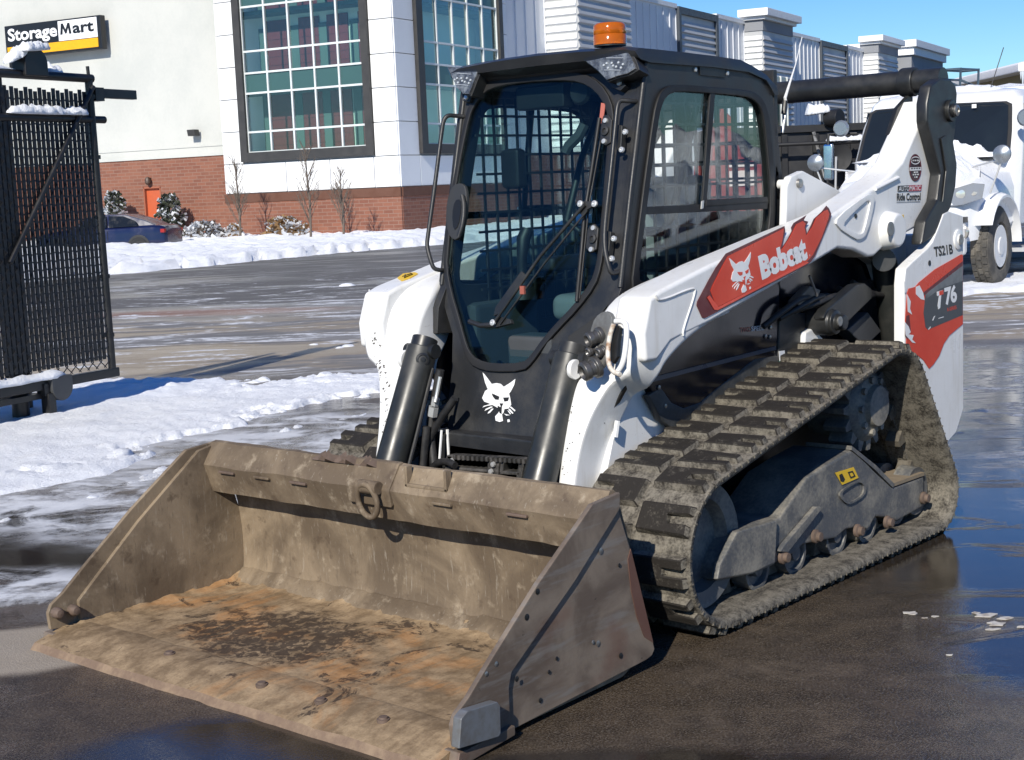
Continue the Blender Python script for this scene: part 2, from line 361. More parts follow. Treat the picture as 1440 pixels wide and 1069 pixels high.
# ploughed heap at the right of the lot, just out of frame: it shows mirrored in the cab's side window
_p = at(985, 300, Y=.44); _d = ray(985, 300); _d.y = -_d.y; _c = _p+_d*(11/_d.length); _c.z = 0
_g = []
for i in range(61):
    r_ = []
    for j in range(61):
        u, v = (i/60-.5)*2, (j/60-.5)*2; x, y = _c.x+3.4*u, _c.y+2.6*v; h = max(0, 1-u*u-v*v)**.8*1.75*(1+.28*fbm(x, y, 0, .8, 4))+.05*fbm(x, y, 3, 3, 4); r_.append(V((x, y, h*max(0, min(1, (1-max(abs(u), abs(v)))*5))-.02)))
    _g.append(r_)
m = MB(); m.grid(_g); tag(m.build('snow_pile', SNOW_D, smooth=180), kind='structure')
m = MB(); random.seed(21)
for (x, y, w) in [(1282, 863, .028), (1314, 868, .012), (1385, 866, .035), (1402, 878, .03), (1412, 870, .022), (1396, 886, .02), (1436, 882, .014), (1372, 863, .015), (1335, 922, .01), (1300, 870, .008)]:
    p = gpx(x, y); k = 9; a0 = random.random()*6; m.prism([p+rh*math.cos(a0+6.283*i/k)*w*(.5+random.random())+wh*math.sin(a0+6.283*i/k)*w*.7*(.4+random.random())+UP*.001 for i in range(k)], UP*.0025)
tag(m.build('ice_flakes', paint('pale grit and ice', (.55, .52, .47), .6, dirt=(.3, .26, .22), scale=30, amt=.9), smooth=0), kind='stuff')
# ================================================================== STORAGE BUILDING
D52 = 52.0
PC = atp(567, 330.7, CAM+fw*D52, fw); PC.z = 0
DR, DL = hdir(28), hdir(-62)          # along the shaded wall (away, right) and along the sunny front (away, left)
def FW(x, y, off=0.): # photo pixel on the sunny front -> (s to the left, z)
    p = atp(x, y, PC-DR*off, DR); return (p-PC).dot(DL), p.z
def RW(x, y, off=0.): # on the shaded wall
    p = atp(x, y, PC-DL*off, DL); return (p-PC).dot(DR), p.z
def fp(s, z, o=0.): return PC+DL*s+UP*z-DR*o       # o = outwards
def rp(s, z, o=0.): return PC+DR*s+UP*z-DL*o
def mat_brick(name, axis):
    t = NT(name); P = t.pos(); d = t.n('ShaderNodeVectorMath', operation='DOT_PRODUCT'); t.set(d.inputs[0], P); d.inputs[1].default_value = axis
    s = t.n('ShaderNodeSeparateXYZ'); t.set(s.inputs[0], P); c = t.n('ShaderNodeCombineXYZ'); t.set(c.inputs[0], d.outputs['Value']); t.set(c.inputs[1], s.outputs[2])
    b = t.n('ShaderNodeTexBrick'); t.set(b.inputs['Vector'], c); b.inputs['Scale'].default_value = 1.; b.inputs['Brick Width'].default_value = .4; b.inputs['Row Height'].default_value = .13; b.inputs['Mortar Size'].default_value = .012
    for k, v in (('Color1', (.235, .092, .056)), ('Color2', (.175, .066, .042)), ('Mortar', (.24, .15, .115))): b.inputs[k].default_value = (*v, 1)
    n = t.noise(P, 1.2, 5); c2 = t.mix(t.ramp(n, .4, .7, 0, .3), b.outputs[0], (.27, .125, .08))
    t.bsdf(c2, .85, 0, t.bump(b.outputs['Fac'], .4, .01)); return t.m
BRF, BRR = mat_brick('brick front', DL), mat_brick('brick side', DR)
WPAN = paint('white cladding panel', (.78, .79, .79), .55, dirt=(.66, .67, .68), scale=.6, fine=4)
CREAM = paint('cream stucco wall', (.53, .535, .50), .85, dirt=(.40, .42, .40), scale=.35, amt=.5, bump=.1, fine=9)
RIB = paint('ribbed white metal', (.68, .70, .73), .5, dirt=(.58, .6, .64), scale=.4)
LOUV = paint('light grey corrugated metal', (.44, .45, .46), .5, dirt=(.36, .37, .38), scale=.5)
PILG = paint('grey stucco', (.24, .25, .27), .8, dirt=(.2, .21, .23), scale=.5)
CAPW = paint('white cornice', (.80, .81, .82), .6)
DARKF = paint('dark bronze frame', (.035, .034, .033), .5, dirt=(.06, .06, .06), scale=2)
MULL = paint('pale aluminium mullion', (.62, .66, .66), .45, scale=2)
TEAL = paint('teal spandrel glass', (.045, .10, .10), .12, dirt=(.05, .12, .11), scale=.5)
PANE = glass('teal window glass', (.86, .95, .93), .06)
REDD = paint('maroon roll door', (.17, .028, .035), .5, scale=2); MINT = paint('mint interior wall', (.74, .84, .79), .8, scale=.5)
INTD = paint('dim interior wall', (.10, .16, .16), .8, scale=.5)
BROWN = paint('brown stone ledge', (.12, .052, .032), .8, scale=3)
DOORO = paint('orange red steel door', (.50, .105, .04), .5, scale=3)
bld = thing('storage_building', PC, 'white and brick storage building with large teal windows behind the snowy verge', 'building')
ZR = 17.5
zl = FW(440, 268.5)[1]                     # brick base height of the corner block
sL = FW(318, 275)[0]                       # left end of the corner block
# corner block core, brick base, ledge
def fbox(s0, s1, z0, z1, o0, o1, mb=None):
    mb = mb or MB(); mb.obox(fp(s0, z0, o0), DL*(s1-s0), UP*(z1-z0), -DR*(o1-o0)); return mb
def rbox(s0, s1, z0, z1, o0, o1, mb=None):
    mb = mb or MB(); mb.obox(rp(s0, z0, o0), DR*(s1-s0), UP*(z1-z0), -DL*(o1-o0)); return mb
# windows first: pixel grids
wa = dict(s0=FW(527.8, 218.7)[0], s1=FW(342.7, 227.8)[0], z0=FW(435, 223)[1])
ga = dict(s0=FW(517.9, 205.6)[0], s1=FW(351.3, 215)[0], z0=FW(435, 210.3)[1])
rows_px = [(351.3, 215), (341.5+5, 186.5), (346.8, 132.2), (344.7, 103.9), (342, 73.5), (335.6, 11.4)]
ga_rows = [FW(351.3, 215)[1], FW(350, 186.5)[1], FW(346.8, 132.2)[1], FW(344.7, 103.9)[1], FW(342, 73.5)[1], FW(335.6, 11.4)[1]]
step = ga_rows[3]-ga_rows[0]; ga_rows += [ga_rows[5]+ (ga_rows[3]-ga_rows[2]), ga_rows[5]+(ga_rows[3]-ga_rows[2])+step*.36]
ga['z1'] = ga_rows[-1]; wa['z1'] = ga['z1']+.35
wb = dict(s0=RW(590.5, 217.8)[0], s1=RW(704, 71)[0], z0=RW(600, 217.8)[1]-.0)
gb = dict(s0=RW(584, 210)[0]+.05, s1=RW(693, 20)[0])
wb['s0'] = RW(585, 120)[0]; gb['s0'] = wb['s0']+.42
sR = RW(712, 40)[0]                        # where the corner block ends on the shaded wall
def block(mbf, s0, s1, z0, z1, win, depth):  # a wall slab with a rectangular hole
    for a, b, c, d in ((s0, win[0], z0, z1), (win[1], s1, z0, z1), (win[0], win[1], z0, win[2]), (win[0], win[1], win[3], z1)):
        mbf(a, b, c, d)
m = MB(); block(lambda a, b, c, d: fbox(a, b, c, d, -.30, -.06, m), 0, sL, zl, ZR, (wa['s0']+.1, wa['s1']-.1, wa['z0']+.1, wa['z1']-.1), .3)
block(lambda a, b, c, d: rbox(a, b, c, d, -.30, -.06, m), .31, sR, zl, ZR, (wb['s0']+.1, wb['s1']-.1, wa['z0']+.1, wa['z1']-.1), .3)
m.build('wall', paint('panel backing', (.42, .43, .44), .8), bld)
m = MB(); fbox(-.02, sL+.02, 0, zl-.32, -.5, .04, m); m.build('brick_base', BRF, bld)
m = MB(); rbox(.03, sR, 0, zl-.32, -.5, .04, m); rbox(sR, 95, 0, zl+1.2, -.9, -.5, m); m.build('brick_base', BRR, bld)
m = MB(); fbox(-.03, sL+.03, zl-.32, zl, -.3, .07, m); rbox(.04, sR, zl-.32, zl, -.3, .07, m); m.build('ledge', BROWN, bld, bevel=.015)
# cladding panels
zj = [zl+.01, wa['z0']-.06] + [FW(540, y)[1] for y in (171.5, 123, 75, 26)]
while zj[-1] < ZR-1.2: zj.append(zj[-1]+(zj[3]-zj[2]))
def panels(mkbox, s0, s1, win, sj):
    for k in range(len(zj)-1):
        z0, z1 = zj[k]+.015, zj[k+1]-.015
        if z1 <= win[2]+.05: spans = list(zip(sj, sj[1:]))
        else: spans = [(s0, win[0]), (win[1], s1)]
        for a, b in spans:
            if b-a > .25: mkbox(a+.015, b-.015, z0, z1).build('wall_panel', WPAN, bld, bevel=.008, seg=1)
panels(lambda a, b, c, d: fbox(a, b, c, d, -.06, .02), 0.0, sL, (wa['s0'], wa['s1'], wa['z0'], wa['z1']), [0.0, FW(527, 245)[0], FW(465, 245)[0], FW(403, 245)[0], sL])
panels(lambda a, b, c, d: rbox(a, b, c, d, -.06, .02), .03, sR, (wb['s0'], wb['s1'], wa['z0'], wa['z1']), [.03, wb['s0'], (wb['s0']+wb['s1'])/2, wb['s1'], sR])
def window(pt, dS, dO, fr, gs0, gs1, zrows, ncol):
    """pt(s,z,o); ring frame, mullions and single panes"""
    def bx(s0, s1, z0, z1, o0, o1, mb): mb.obox(pt(s0, z0, o0), dS*(s1-s0), UP*(z1-z0), dO*(o1-o0))
    f0, f1, z0, z1 = fr; m = MB()
    bx(f0, gs0, z0, z1, -.12, .16, m); bx(gs1, f1, z0, z1, -.12, .16, m); bx(gs0, gs1, z0, zrows[0], -.12, .157, m); bx(gs0, gs1, zrows[-1], z1, -.12, .157, m)
    w = m.build('window', DARKF, bld)
    cs = [gs0+(gs1-gs0)*i/ncol for i in range(ncol+1)]
    m = MB()
    for c in cs: bx(c-.035, c+.035, zrows[0], zrows[-1], -.05, .05, m)
    for z in zrows: bx(gs0, gs1, z-.035, z+.035, -.045, .045, m)
    m.build('mullion', MULL, w)
    for i in range(ncol):
        for j in range(len(zrows)-1):
            q = MB(); bx(cs[i]+.03, cs[i+1]-.03, zrows[j]+.03, zrows[j+1]-.03, -.02, -.012, q)
            q.build('pane', TEAL if j % 3 == 2 else PANE, w, smooth=0)
    return w
window(fp, DL, -DR, (wa['s0'], wa['s1'], wa['z0'], wa['z1']), ga['s0'], ga['s1'], ga_rows, 5)
window(rp, DR, -DL, (wb['s0'], wb['s1'], wa['z0'], wa['z1']), gb['s0'], wb['s1']-.30, ga_rows, 5)
# what shows through the panes: two storeys with roll doors
m = MB(); fl = [ga_rows[0]-.05, ga_rows[2]+.12, ga_rows[2]+step+.12, ZR-.5]
for z in fl: m.obox(PC+DL*.35+DR*.35+UP*(z-.15), DL*(sL-.7), DR*(sR-.7), UP*.15)
m.build('interior_floor', INTD, bld)
m = MB(); m.obox(fp(.35, zl, -1.25), DL*(sL-.7), UP*(ZR-zl), DR*.1); m.obox(rp(1.4, zl, -1.25), DR*(sR-1.8), UP*(ZR-zl), DL*.1); m.build('interior_wall', MINT, bld)
W = (ga['s1']-ga['s0'])/5
for (z0, z1) in ((fl[0], fl[0]+2.6), (fl[1], fl[1]+2.55), (fl[2], fl[2]+2.5)):
    for k in (.45, 1.75, 2.95, 4.35):
        s = ga['s0']+W*k; q = MB(); q.obox(fp(s-.45, z0, -1.23), DL*.9, UP*(z1-z0), -DR*.06)
        for i in range(8): q.obox(fp(s-.45, z0+i*.31, -1.17), DL*.9, UP*.04, -DR*.02)
        q.build('roll_door', REDD, bld, smooth=0)
        q = MB(); q.obox(fp(s+.47, z0, -1.22), DL*.35, UP*2.3, -DR*.05); q.build('dark_door', INTD, bld, smooth=0)
# set-back left wall with brick base, door, lamps
OFF = -1.2
zb = FW(225, 223.5, OFF)[1]
m = MB(); m.obox(fp(sL+.0, zb, OFF), DL*34, UP*(ZR+2-zb), DR*.3); m.build('wall', CREAM, bld)
s1, z1 = FW(201.5, 263.5, OFF+.05); s0, _ = FW(226, 262, OFF+.05)
m = MB(); m.obox(fp(sL, 0, OFF+.05), DL*(s0-sL), UP*(zb-.001), DR*.3); m.obox(fp(s1, 0, OFF+.05), DL*34, UP*(zb-.001), DR*.3); m.obox(fp(s0, z1, OFF+.05), DL*(s1-s0), UP*(zb-z1-.001), DR*.3)
m.build('brick_base', BRF, bld)
m = MB(); m.obox(fp(sL, zb-.001, OFF+.0), DL*34, UP*.12, -DR*.1); m.obox(fp(sL+.01, zb+.36, OFF), DL*34, UP*.05, -DR*.03); m.build('ledge', CREAM, bld)
d = MB(); d.obox(fp(s0+.05, 0, OFF-.06), DL*(s1-s0-.1), UP*(z1-.06), DR*.06)
dr = d.build('door', DOORO, bld, bevel=.01)
d = MB(); d.obox(fp(s0, 0, OFF+.07), DL*.06, UP*z1, DR*.2); d.obox(fp(s1-.06, 0, OFF+.07), DL*.06, UP*z1, DR*.2); d.obox(fp(s0, z1-.06, OFF+.07), DL*(s1-s0), UP*.06, DR*.2); d.build('door_frame', paint('rust brown frame', (.33, .11, .06), .5), dr)
d = MB(); h = fp(s0+.15, 1.0, OFF); d.cyl(h, h-DR*.09, .03, 8); d.cyl(h-DR*.08, h-DR*.08+DL*.12, .015, 8); d.build('handle', MULL, dr)
# wall lamp over the door and floodlight on the cream wall (each can be lifted off: parts of the building they are screwed to)
s, z = FW(211.5, 254.5, OFF+.05); d = MB(); d.lathe(fp(s, z-.16, OFF+.2), UP, [(.05, 0), (.12, .08), (.12, .2), (.07, .3), (.02, .32)], 12); d.obox(fp(s-.06, z, OFF+.05), DL*.12, UP*.12, -DR*.14)
d.build('wall_lamp', paint('bronze lamp', (.08, .05, .035), .4), bld, label='small bronze lamp above the orange door')
s, z = FW(278, 187, OFF); d = MB(); d.cbox(fp(s, z, OFF+.26), DL*.36, UP*.24-DR*.05, -DR*.3); d.obox(fp(s+.05, z+.02, OFF), DL*.3, UP*.05, -DR*.2)
d.build('flood_light', DARKF, bld, bevel=.02, label='dark floodlight on the cream wall')
# ---- the long shaded wall: ribbed panels, louvre bays, pilasters with caps
zt = RW(948, 11.5, -.5)[1]
def louvre(s0, s1, z0, z1, o, name='louvre', pitch=.34):
    m = MB(); n = int((z1-z0)/pitch); rbox(s0, s1, z0, z1, o-.2, o, m)
    for i in range(n):
        z = z0+i*pitch; m.prism([rp(s0, z, o), rp(s0, z+.05, o+.09), rp(s0, z+pitch*.8, o+.02), rp(s0, z+pitch*.8, o)], DR*(s1-s0))
    return m.build(name, LOUV, bld, smooth=0)
def rib_panel(s0, s1, z1, o=-.5):
    m = MB(); rbox(s0, s1, zl+1.2, z1, o-.2, o, m); n = max(2, int((s1-s0)/.85))
    for i in range(n+1): a = s0+(s1-s0)*i/n; rbox(max(s0, a-.05), min(s1, a+.05), zl+1.2, z1-.1, o, o+.045, m)
    p = m.build('ribbed_panel', RIB, bld, smooth=0)
    m = MB(); rbox(s0, s1, z1, z1+.22, o-.35, o+.1, m); m.build('coping', CAPW, p)
sx_ = lambda x, y=90, o=-.5: RW(x, y, o)[0]
P1 = [sx_(812, 40, 1.0), sx_(886, 40, 1.0)]
bays = [sx_(x) for x in (952, 1007, 1152, 1189)]
pil = [(sx_(1073, 90, .6), sx_(1114, 90, .6)), (sx_(1235, 110, .6), sx_(1262, 110, .6))]
endb = (sx_(1282, 110, .8), sx_(1326, 110, .8))
edges = [sR, P1[0], P1[1], bays[0], bays[1], pil[0][0], pil[0][1], bays[2], bays[3], pil[1][0], pil[1][1], endb[0]]
for a, b in ((0, 1), (2, 3), (4, 5), (6, 7), (8, 9), (10, 11)): rib_panel(edges[a]+.02, edges[b]-.02, zt)
def pilaster(s0, s1, z1, out, cap=True, win=False):
    m = MB(); rbox(s0, s1, zl+1.2, z1-.9, -.7, out, m); m.build('pilaster', LOUV, bld, smooth=0)
    louvre(s0+.02, s1-.02, zl+1.4, z1-1.0, out+.01, 'pilaster_siding')
    # side siding towards the viewer
    m = MB(); n = int((z1-2.2-zl)/.34)
    for i in range(n):
        z = zl+1.4+i*.34; m.prism([rp(s0, z, -.45), rp(s0-.09, z+.05, -.45), rp(s0-.02, z+.27, -.45), rp(s0, z+.27, -.45)], -DL*(out+.43))
    m.build('pilaster_siding', WPAN, bld, smooth=0)
    m = MB(); rbox(s0-.06, s1+.06, z1-.9, z1-.12, -.7, out+.06, m); m.build('frieze', PILG, bld)
    m = MB(); rbox(s0-.5, s1+.5, z1-.12, z1+.30, -.7, out+.5, m); rbox(s0-.25, s1+.25, z1-.3, z1-.12, -.65, out+.25, m); m.build('cap', CAPW, bld, bevel=.03)
    if win:
        m = MB()
        for k in (0, 1): rbox(s0+(s1-s0)*(.30+.22*k), s0+(s1-s0)*(.48+.22*k), z1-6.2, z1-3.4, out+.02, out+.13, m)
        m.build('window', TEAL, bld, smooth=0)
        m = MB()
        for k in (.27, .49, .71): a = s0+(s1-s0)*k; rbox(a, a+.12, z1-6.25, z1-3.35, out+.02, out+.2, m)
        m.build('window_frame', MULL, bld, smooth=0)
pilaster(P1[0], P1[1], zt+4, 1.0)
for k, (a, b) in enumerate(pil): pilaster(a, b, RW(1095, 26, .6)[1] if k == 0 else RW(1250, 60, .6)[1], .6, win=True)
for k in (0, 2):
    a, b = bays[k], bays[k+1]; louvre(a+.3, b-.3, zl+1.2, zt-.25, -.45)
    m = MB(); rbox(a, a+.3, zl+1.2, zt+.1, -.7, -.3, m); rbox(b-.3, b, zl+1.2, zt+.1, -.7, -.3, m); rbox(a+.3, b-.3, zt-.25, zt+.097, -.7, -.303, m); m.build('bay_frame', paint('slate trim', (.05, .06, .075), .5), bld)
m = MB(); ze = RW(1300, 82, .8)[1]; rbox(endb[0], endb[1], 0, ze, -6, .8, m); m.build('end_block', PILG, bld)
m = MB(); rbox(endb[0]-.5, endb[1]+.5, ze+.6, ze+1.15, -6, 1.3, m); rbox(endb[0]-.25, endb[1]+.25, ze, ze+.6, -6, 1.05, m); m.build('cap', CAPW, bld, bevel=.03)
m = MB(); m.obox(rp(sR-.3, 0, -1.2), DR*(endb[1]-sR), UP*(zt-.4), DL*20); m.build('rear_mass', RIB, bld)
# ================================================================== LIT BOX SIGN ON THE WALL
def text_faces(txt, o, ux, uy, mat, parent, name='lettering', bold=.02, depth=.0, spacing=1., shear=0.):
    cu = bpy.data.curves.new('t', 'FONT'); cu.body = txt; cu.size = 1; cu.offset = bold; cu.space_character = spacing; cu.shear = shear; cu.resolution_u = 3
    ob = bpy.data.objects.new('t', cu); COL.objects.link(ob); bpy.context.view_layer.update()
    me = bpy.data.meshes.new_from_object(ob.evaluated_get(bpy.context.evaluated_depsgraph_get())); bpy.data.objects.remove(ob)
    xs = [v.co.x for v in me.vertices]; ys = [v.co.y for v in me.vertices]; x0, x1, y0, y1 = min(xs), max(xs), min(ys), max(ys)
    off = world_loc(parent); ux, uy, o = V(ux), V(uy), V(o)
    for v in me.vertices: v.co = o+ux*((v.co.x-x0)/(x1-x0))+uy*((v.co.y-y0)/(y1-y0))-off
    me.materials.append(mat); ob = bpy.data.objects.new(name, me); COL.objects.link(ob); ob.parent = parent
    return ob
OS = OFF+.5
def SP(x, y, o=0.): return atp(x, y, PC-DR*(OS+o), DR)
c0, c1 = SP(7, 37), SP(145, 21.5)
tl, bl_, tr, br = SP(7, 37), SP(9.5, 83), SP(142, 21), SP(146, 70)
ux, uy = DL*(-(tl-tr).dot(DL)), UP*((tl-bl_).z)
sgn = thing('wall_sign', bl_+DR*.3, 'black, white and yellow box sign mounted high on the cream wall', 'sign')
BLK = paint('sign black', (.012, .013, .016), .35); SWH = paint('sign white', (.82, .83, .84), .4); YEL = paint('sign yellow', (.80, .40, .01), .4)
m = MB(); m.obox(bl_+DR*.28, ux, uy, -DR*.28); m.build('sign_box', BLK, sgn, bevel=.03)
def sbox(u0, u1, v0, v1, mat, name, o=.0):
    q = MB(); q.obox(bl_+ux*u0+uy*v0-DR*o, ux*(u1-u0), uy*(v1-v0), -DR*.02); return q.build(name, mat, sgn, smooth=0)
sbox(.57, .965, .36, .95, SWH, 'white_panel'); sbox(.02, .965, .07, .34, YEL, 'yellow_band')
text_faces('Storage', bl_+ux*.035+uy*.40-DR*.012, ux*.52, uy*.50, SWH, sgn, bold=.028)
mb_ = MB(); mo = bl_+ux*.59+uy*.545-DR*.03
mb_.prism([mo+ux*.115*x+uy*.325*y for x, y in ((0, 0), (.12, 1), (.30, 1), (.5, .42), (.70, 1), (.88, 1), (1, 0), (.80, 0), (.74, .58), (.56, .06), (.44, .06), (.26, .58), (.20, 0))], -DR*.004); mb_.build('lettering', BLK, sgn, smooth=0)
text_faces('art', bl_+ux*.718+uy*.535-DR*.03, ux*.215, uy*.30, BLK, sgn, bold=.03)
# tan building far right
tb = gp(0, 0)
pt = atp(1450, 115, CAM+fw*95, fw); tbl = thing('tan_building', V((pt.x, pt.y, 0)), 'tan building with a snowy overhanging eave at the right edge', 'building')
tz = at(1424, 100, X=pt.x).z; e0 = V((pt.x, pt.y, 0))
m = MB(); m.obox(e0, rh*20, wh*14, UP*(pt.z+1.0)); m.build('wall', paint('tan siding', (.45, .38, .22), .8), tbl)
m = MB(); m.prism([e0+UP*(pt.z+.6)-rh*1.1-wh*.8, e0+UP*(pt.z+1.15)-rh*1.1-wh*.8, e0+UP*(pt.z+3.4)+rh*10-wh*.8, e0+UP*(pt.z+1.15)+rh*21-wh*.8, e0+UP*(pt.z+.6)+rh*21-wh*.8], wh*15); m.build('snowy_roof', SNOW, tbl, bevel=.1)
m = MB()
for k in range(9): p = e0+UP*(pt.z+.62)-rh*(.9-.11*k)-wh*.7; m.cyl(p, p-UP*(.5+.9*abs(math.sin(k*2.3))), .07, 6, .01)
m.build('icicles', paint('ice', (.6, .66, .72), .15), tbl, kind='stuff')
# ================================================================== COMPACT TRACK LOADER
def SY(L, Y): return [at(x, y, Y=Y) for x, y in L]
t_ = NT('white machine paint'); _p = t_.pos(); _a = t_.noise(_p, 5, 6, .6); _b = t_.noise(_p, 95, 4, .7); _s = t_.noise(t_.map(_p, scale=(1.5, 1.5, 9), rot=(.3, .2, 0)), 6, 5, .7)
_c = t_.mix(t_.ramp(_a, .5, .8, 0, .4), (.77, .77, .755), (.58, .56, .52)); _c = t_.mix(t_.ramp(_b, .665, .72, 0, .5), _c, (.28, .25, .21)); _v = t_.noise(t_.map(_p, scale=(11, 11, 1.1)), 2.2, 6, .65); _c = t_.mix(t_.ramp(_v, .50, .78, 0, .42), _c, (.52, .48, .41)); _c = t_.mix(t_.ramp(_s, .66, .72, 0, .35), _c, (.45, .43, .40))
t_.bsdf(_c, t_.ramp(_a, .3, .8, .26, .46), 0, t_.bump(t_.noise(_p, 9, 2), .04, .01), .5, Coat_Weight=.25, Coat_Roughness=.12); WHT = t_.m
BLKP = paint('satin black paint', (.017, .018, .020), .42, dirt=(.05, .048, .045), scale=7, amt=.5, fine=140, bump=.12)
BLKG = paint('gloss black panel', (.008, .010, .016), .16, dirt=(.018, .022, .032), scale=2.5)
BLKC = paint('black cast steel', (.016, .017, .018), .40, dirt=(.05, .048, .044), scale=8, amt=.4)
CYLP = paint('black cylinder paint', (.020, .022, .021), .38, dirt=(.055, .053, .048), scale=5, amt=.6, bump=.05)
STEEL = paint('dull steel', (.35, .34, .32), .38, .8, dirt=(.2, .18, .15), scale=14)
CHROME = paint('bright bolt', (.62, .62, .60), .38, .55)
RUSTY = paint('rusty steel', (.15, .105, .08), .7, .1, dirt=(.09, .065, .05), scale=20, amt=.8)
GASK = paint('rubber gasket', (.012, .012, .013), .5)
RED = paint('red decal', (.68, .052, .012), .3, dirt=(.45, .02, .012), scale=3); DRED = paint('dark red decal edge', (.12, .010, .012), .3)
DWHT = paint('white decal', (.84, .84, .83), .35); DGREY = paint('charcoal decal', (.045, .05, .055), .3, dirt=(.10, .105, .11), scale=2.5)
YELD = paint('yellow decal', (.78, .50, .03), .4); INKD = paint('black ink', (.012, .012, .012), .4)
AMBER = NT('amber lens'); _b = AMBER.bsdf((.85, .20, .01), .12, 0, None, .6, Transmission_Weight=.55, IOR=1.4); AMBER = AMBER.m
LENS = glass('clear lamp lens', (.93, .95, .96), .02)
REFL = paint('lamp reflector', (.10, .10, .105), .28, .3, dirt=(.42, .42, .42), scale=34, amt=.8)
def mat_bucket(name, floor=False):
    t = NT(name); P = t.pos(); a = t.noise(P, 2.6, 7, .62, .6); b = t.noise(P, 11, 6, .65); c = t.noise(P, 70, 4); st = t.noise(t.map(P, scale=(2.2, 16, 2.2), rot=(0, 0, .4)), 1.6, 5, .6, .6)
    col = t.mix(t.ramp(a, .38, .66), (.120, .089, .060), (.262, .202, .136))
    col = t.mix(t.ramp(b, .55, .72, 0, .6), col, (.40, .33, .24))
    col = t.mix(t.ramp(b, .42, .30, 0, .55), col, (.065, .044, .030))
    sp_ = t.noise(t.map(P, scale=(9, 9, 1.2)), 9, 4, .7); col = t.mix(t.ramp(sp_, .58, .74, 0, .55), col, (.36, .32, .26)); col = t.mix(t.ramp(sp_, .42, .28, 0, .5), col, (.07, .055, .042))
    if floor:
        col = t.mix(t.ramp(t.math('ADD', t.math('MULTIPLY', b, .6), t.math('ADD', t.math('MULTIPLY', st, .25), t.math('MULTIPLY', c, .2))), .40, .70), (.175, .120, .068), (.40, .29, .175)); col = t.mix(t.ramp(c, .56, .7, 0, .5), col, (.16, .115, .07))
        or_ = t.math('MULTIPLY', t.ramp(t.noise(t.map(P, scale=(1, 1, 0), loc=(3.1, .8, 0)), 1.5, 6, .6, 1.0), .53, .65), t.ramp(st, .36, .56))
        col = t.mix(t.math('MULTIPLY', or_, .46), col, (.44, .19, .05))
        # trodden dark mud where something stood in the middle, with its own broken outline
        s = t.n('ShaderNodeVectorMath', operation='SUBTRACT'); t.set(s.inputs[0], P); s.inputs[1].default_value = (2.40, -.22, 0)
        l = t.n('ShaderNodeVectorMath', operation='LENGTH'); t.set(l.inputs[0], t.map(s.outputs[0], scale=(3.9, 2.5, 0), rot=(0, 0, .5)))
        d = t.ramp(t.math('ADD', l.outputs['Value'], t.math('MULTIPLY', t.math('SUBTRACT', b, .5), 2.2)), 1.05, .75)
        dk = t.math('MAXIMUM', t.math('MULTIPLY', d, t.ramp(t.noise(P, 22, 6, .7, .6), .40, .50)), t.math('MULTIPLY', t.ramp(t.noise(P, 4.0, 6, .72, .8), .585, .63), t.ramp(t.noise(P, 22, 6, .7, .6), .38, .5)))
        col = t.mix(t.math('MULTIPLY', dk, .85), col, (.035, .024, .018))
    h = t.math('ADD', t.math('MULTIPLY', c, .35), t.math('MULTIPLY', b, .7))
    t.bsdf(col, t.ramp(b, .3, .7, .62, .85), 0, t.bump(h, .55, .006 if floor else .003), .3); return t.m
BKT, BKF = mat_bucket('worn bucket steel'), mat_bucket('rusty bucket floor', True)
def mat_side():
    t = NT('scraped side plate'); P = t.pos(); a = t.noise(P, 4, 6, .6, .5); sc = t.noise(t.map(P, scale=(3, 1, 22), rot=(0, .55, 0)), 1.5, 5, .6); c = t.noise(P, 90, 3)
    col = t.mix(t.ramp(a, .4, .65), (.145, .110, .085), (.26, .208, .16)); col = t.mix(t.ramp(sc, .5, .72, 0, .6), col, (.27, .255, .235))
    col = t.mix(t.ramp(t.noise(P, 3, 4, .5), .56, .7, 0, .55), col, (.17, .085, .06)); col = t.mix(t.ramp(t.noise(P, 26, 4, .7), .69, .72, 0, .8), col, (.035, .028, .025))
    t.bsdf(col, t.ramp(sc, .3, .7, .62, .42), .25, t.bump(c, .25, .002), .4); return t.m
BSD = mat_side()
def mat_rubber(name, dust):
    t = NT(name); P = t.pos(); a = t.noise(P, 22, 7, .7); b = t.noise(P, 120, 4)
    col = t.mix(t.ramp(t.math('ADD', a, t.math('MULTIPLY', t.math('SUBTRACT', b, .5), .5)), .40-dust*.3, .86-dust*.3), (.020, .017, .014), (.20, .18, .145))
    t.bsdf(col, .78, 0, t.bump(b, .5, .004), .3); return t.m
RUB, RUBD = mat_rubber('dusty belt rubber', .52), mat_rubber('lug rubber', -.42)
RIM = mat_rubber('inner belt rubber', .62)
FRM = paint('dusty black frame', (.085, .088, .092), .5, dirt=(.30, .275, .225), scale=5, amt=.8, bump=.2, fine=80)
GLF = glass('tinted door glass', (.74, .86, .86), .02); GLS = glass('side window glass', (.90, .93, .92), .05)
ldr = thing('compact_track_loader', V((.9, 0, 0)), 'white and black compact track loader with a rusty bucket on the wet asphalt', 'track loader')
L = ldr
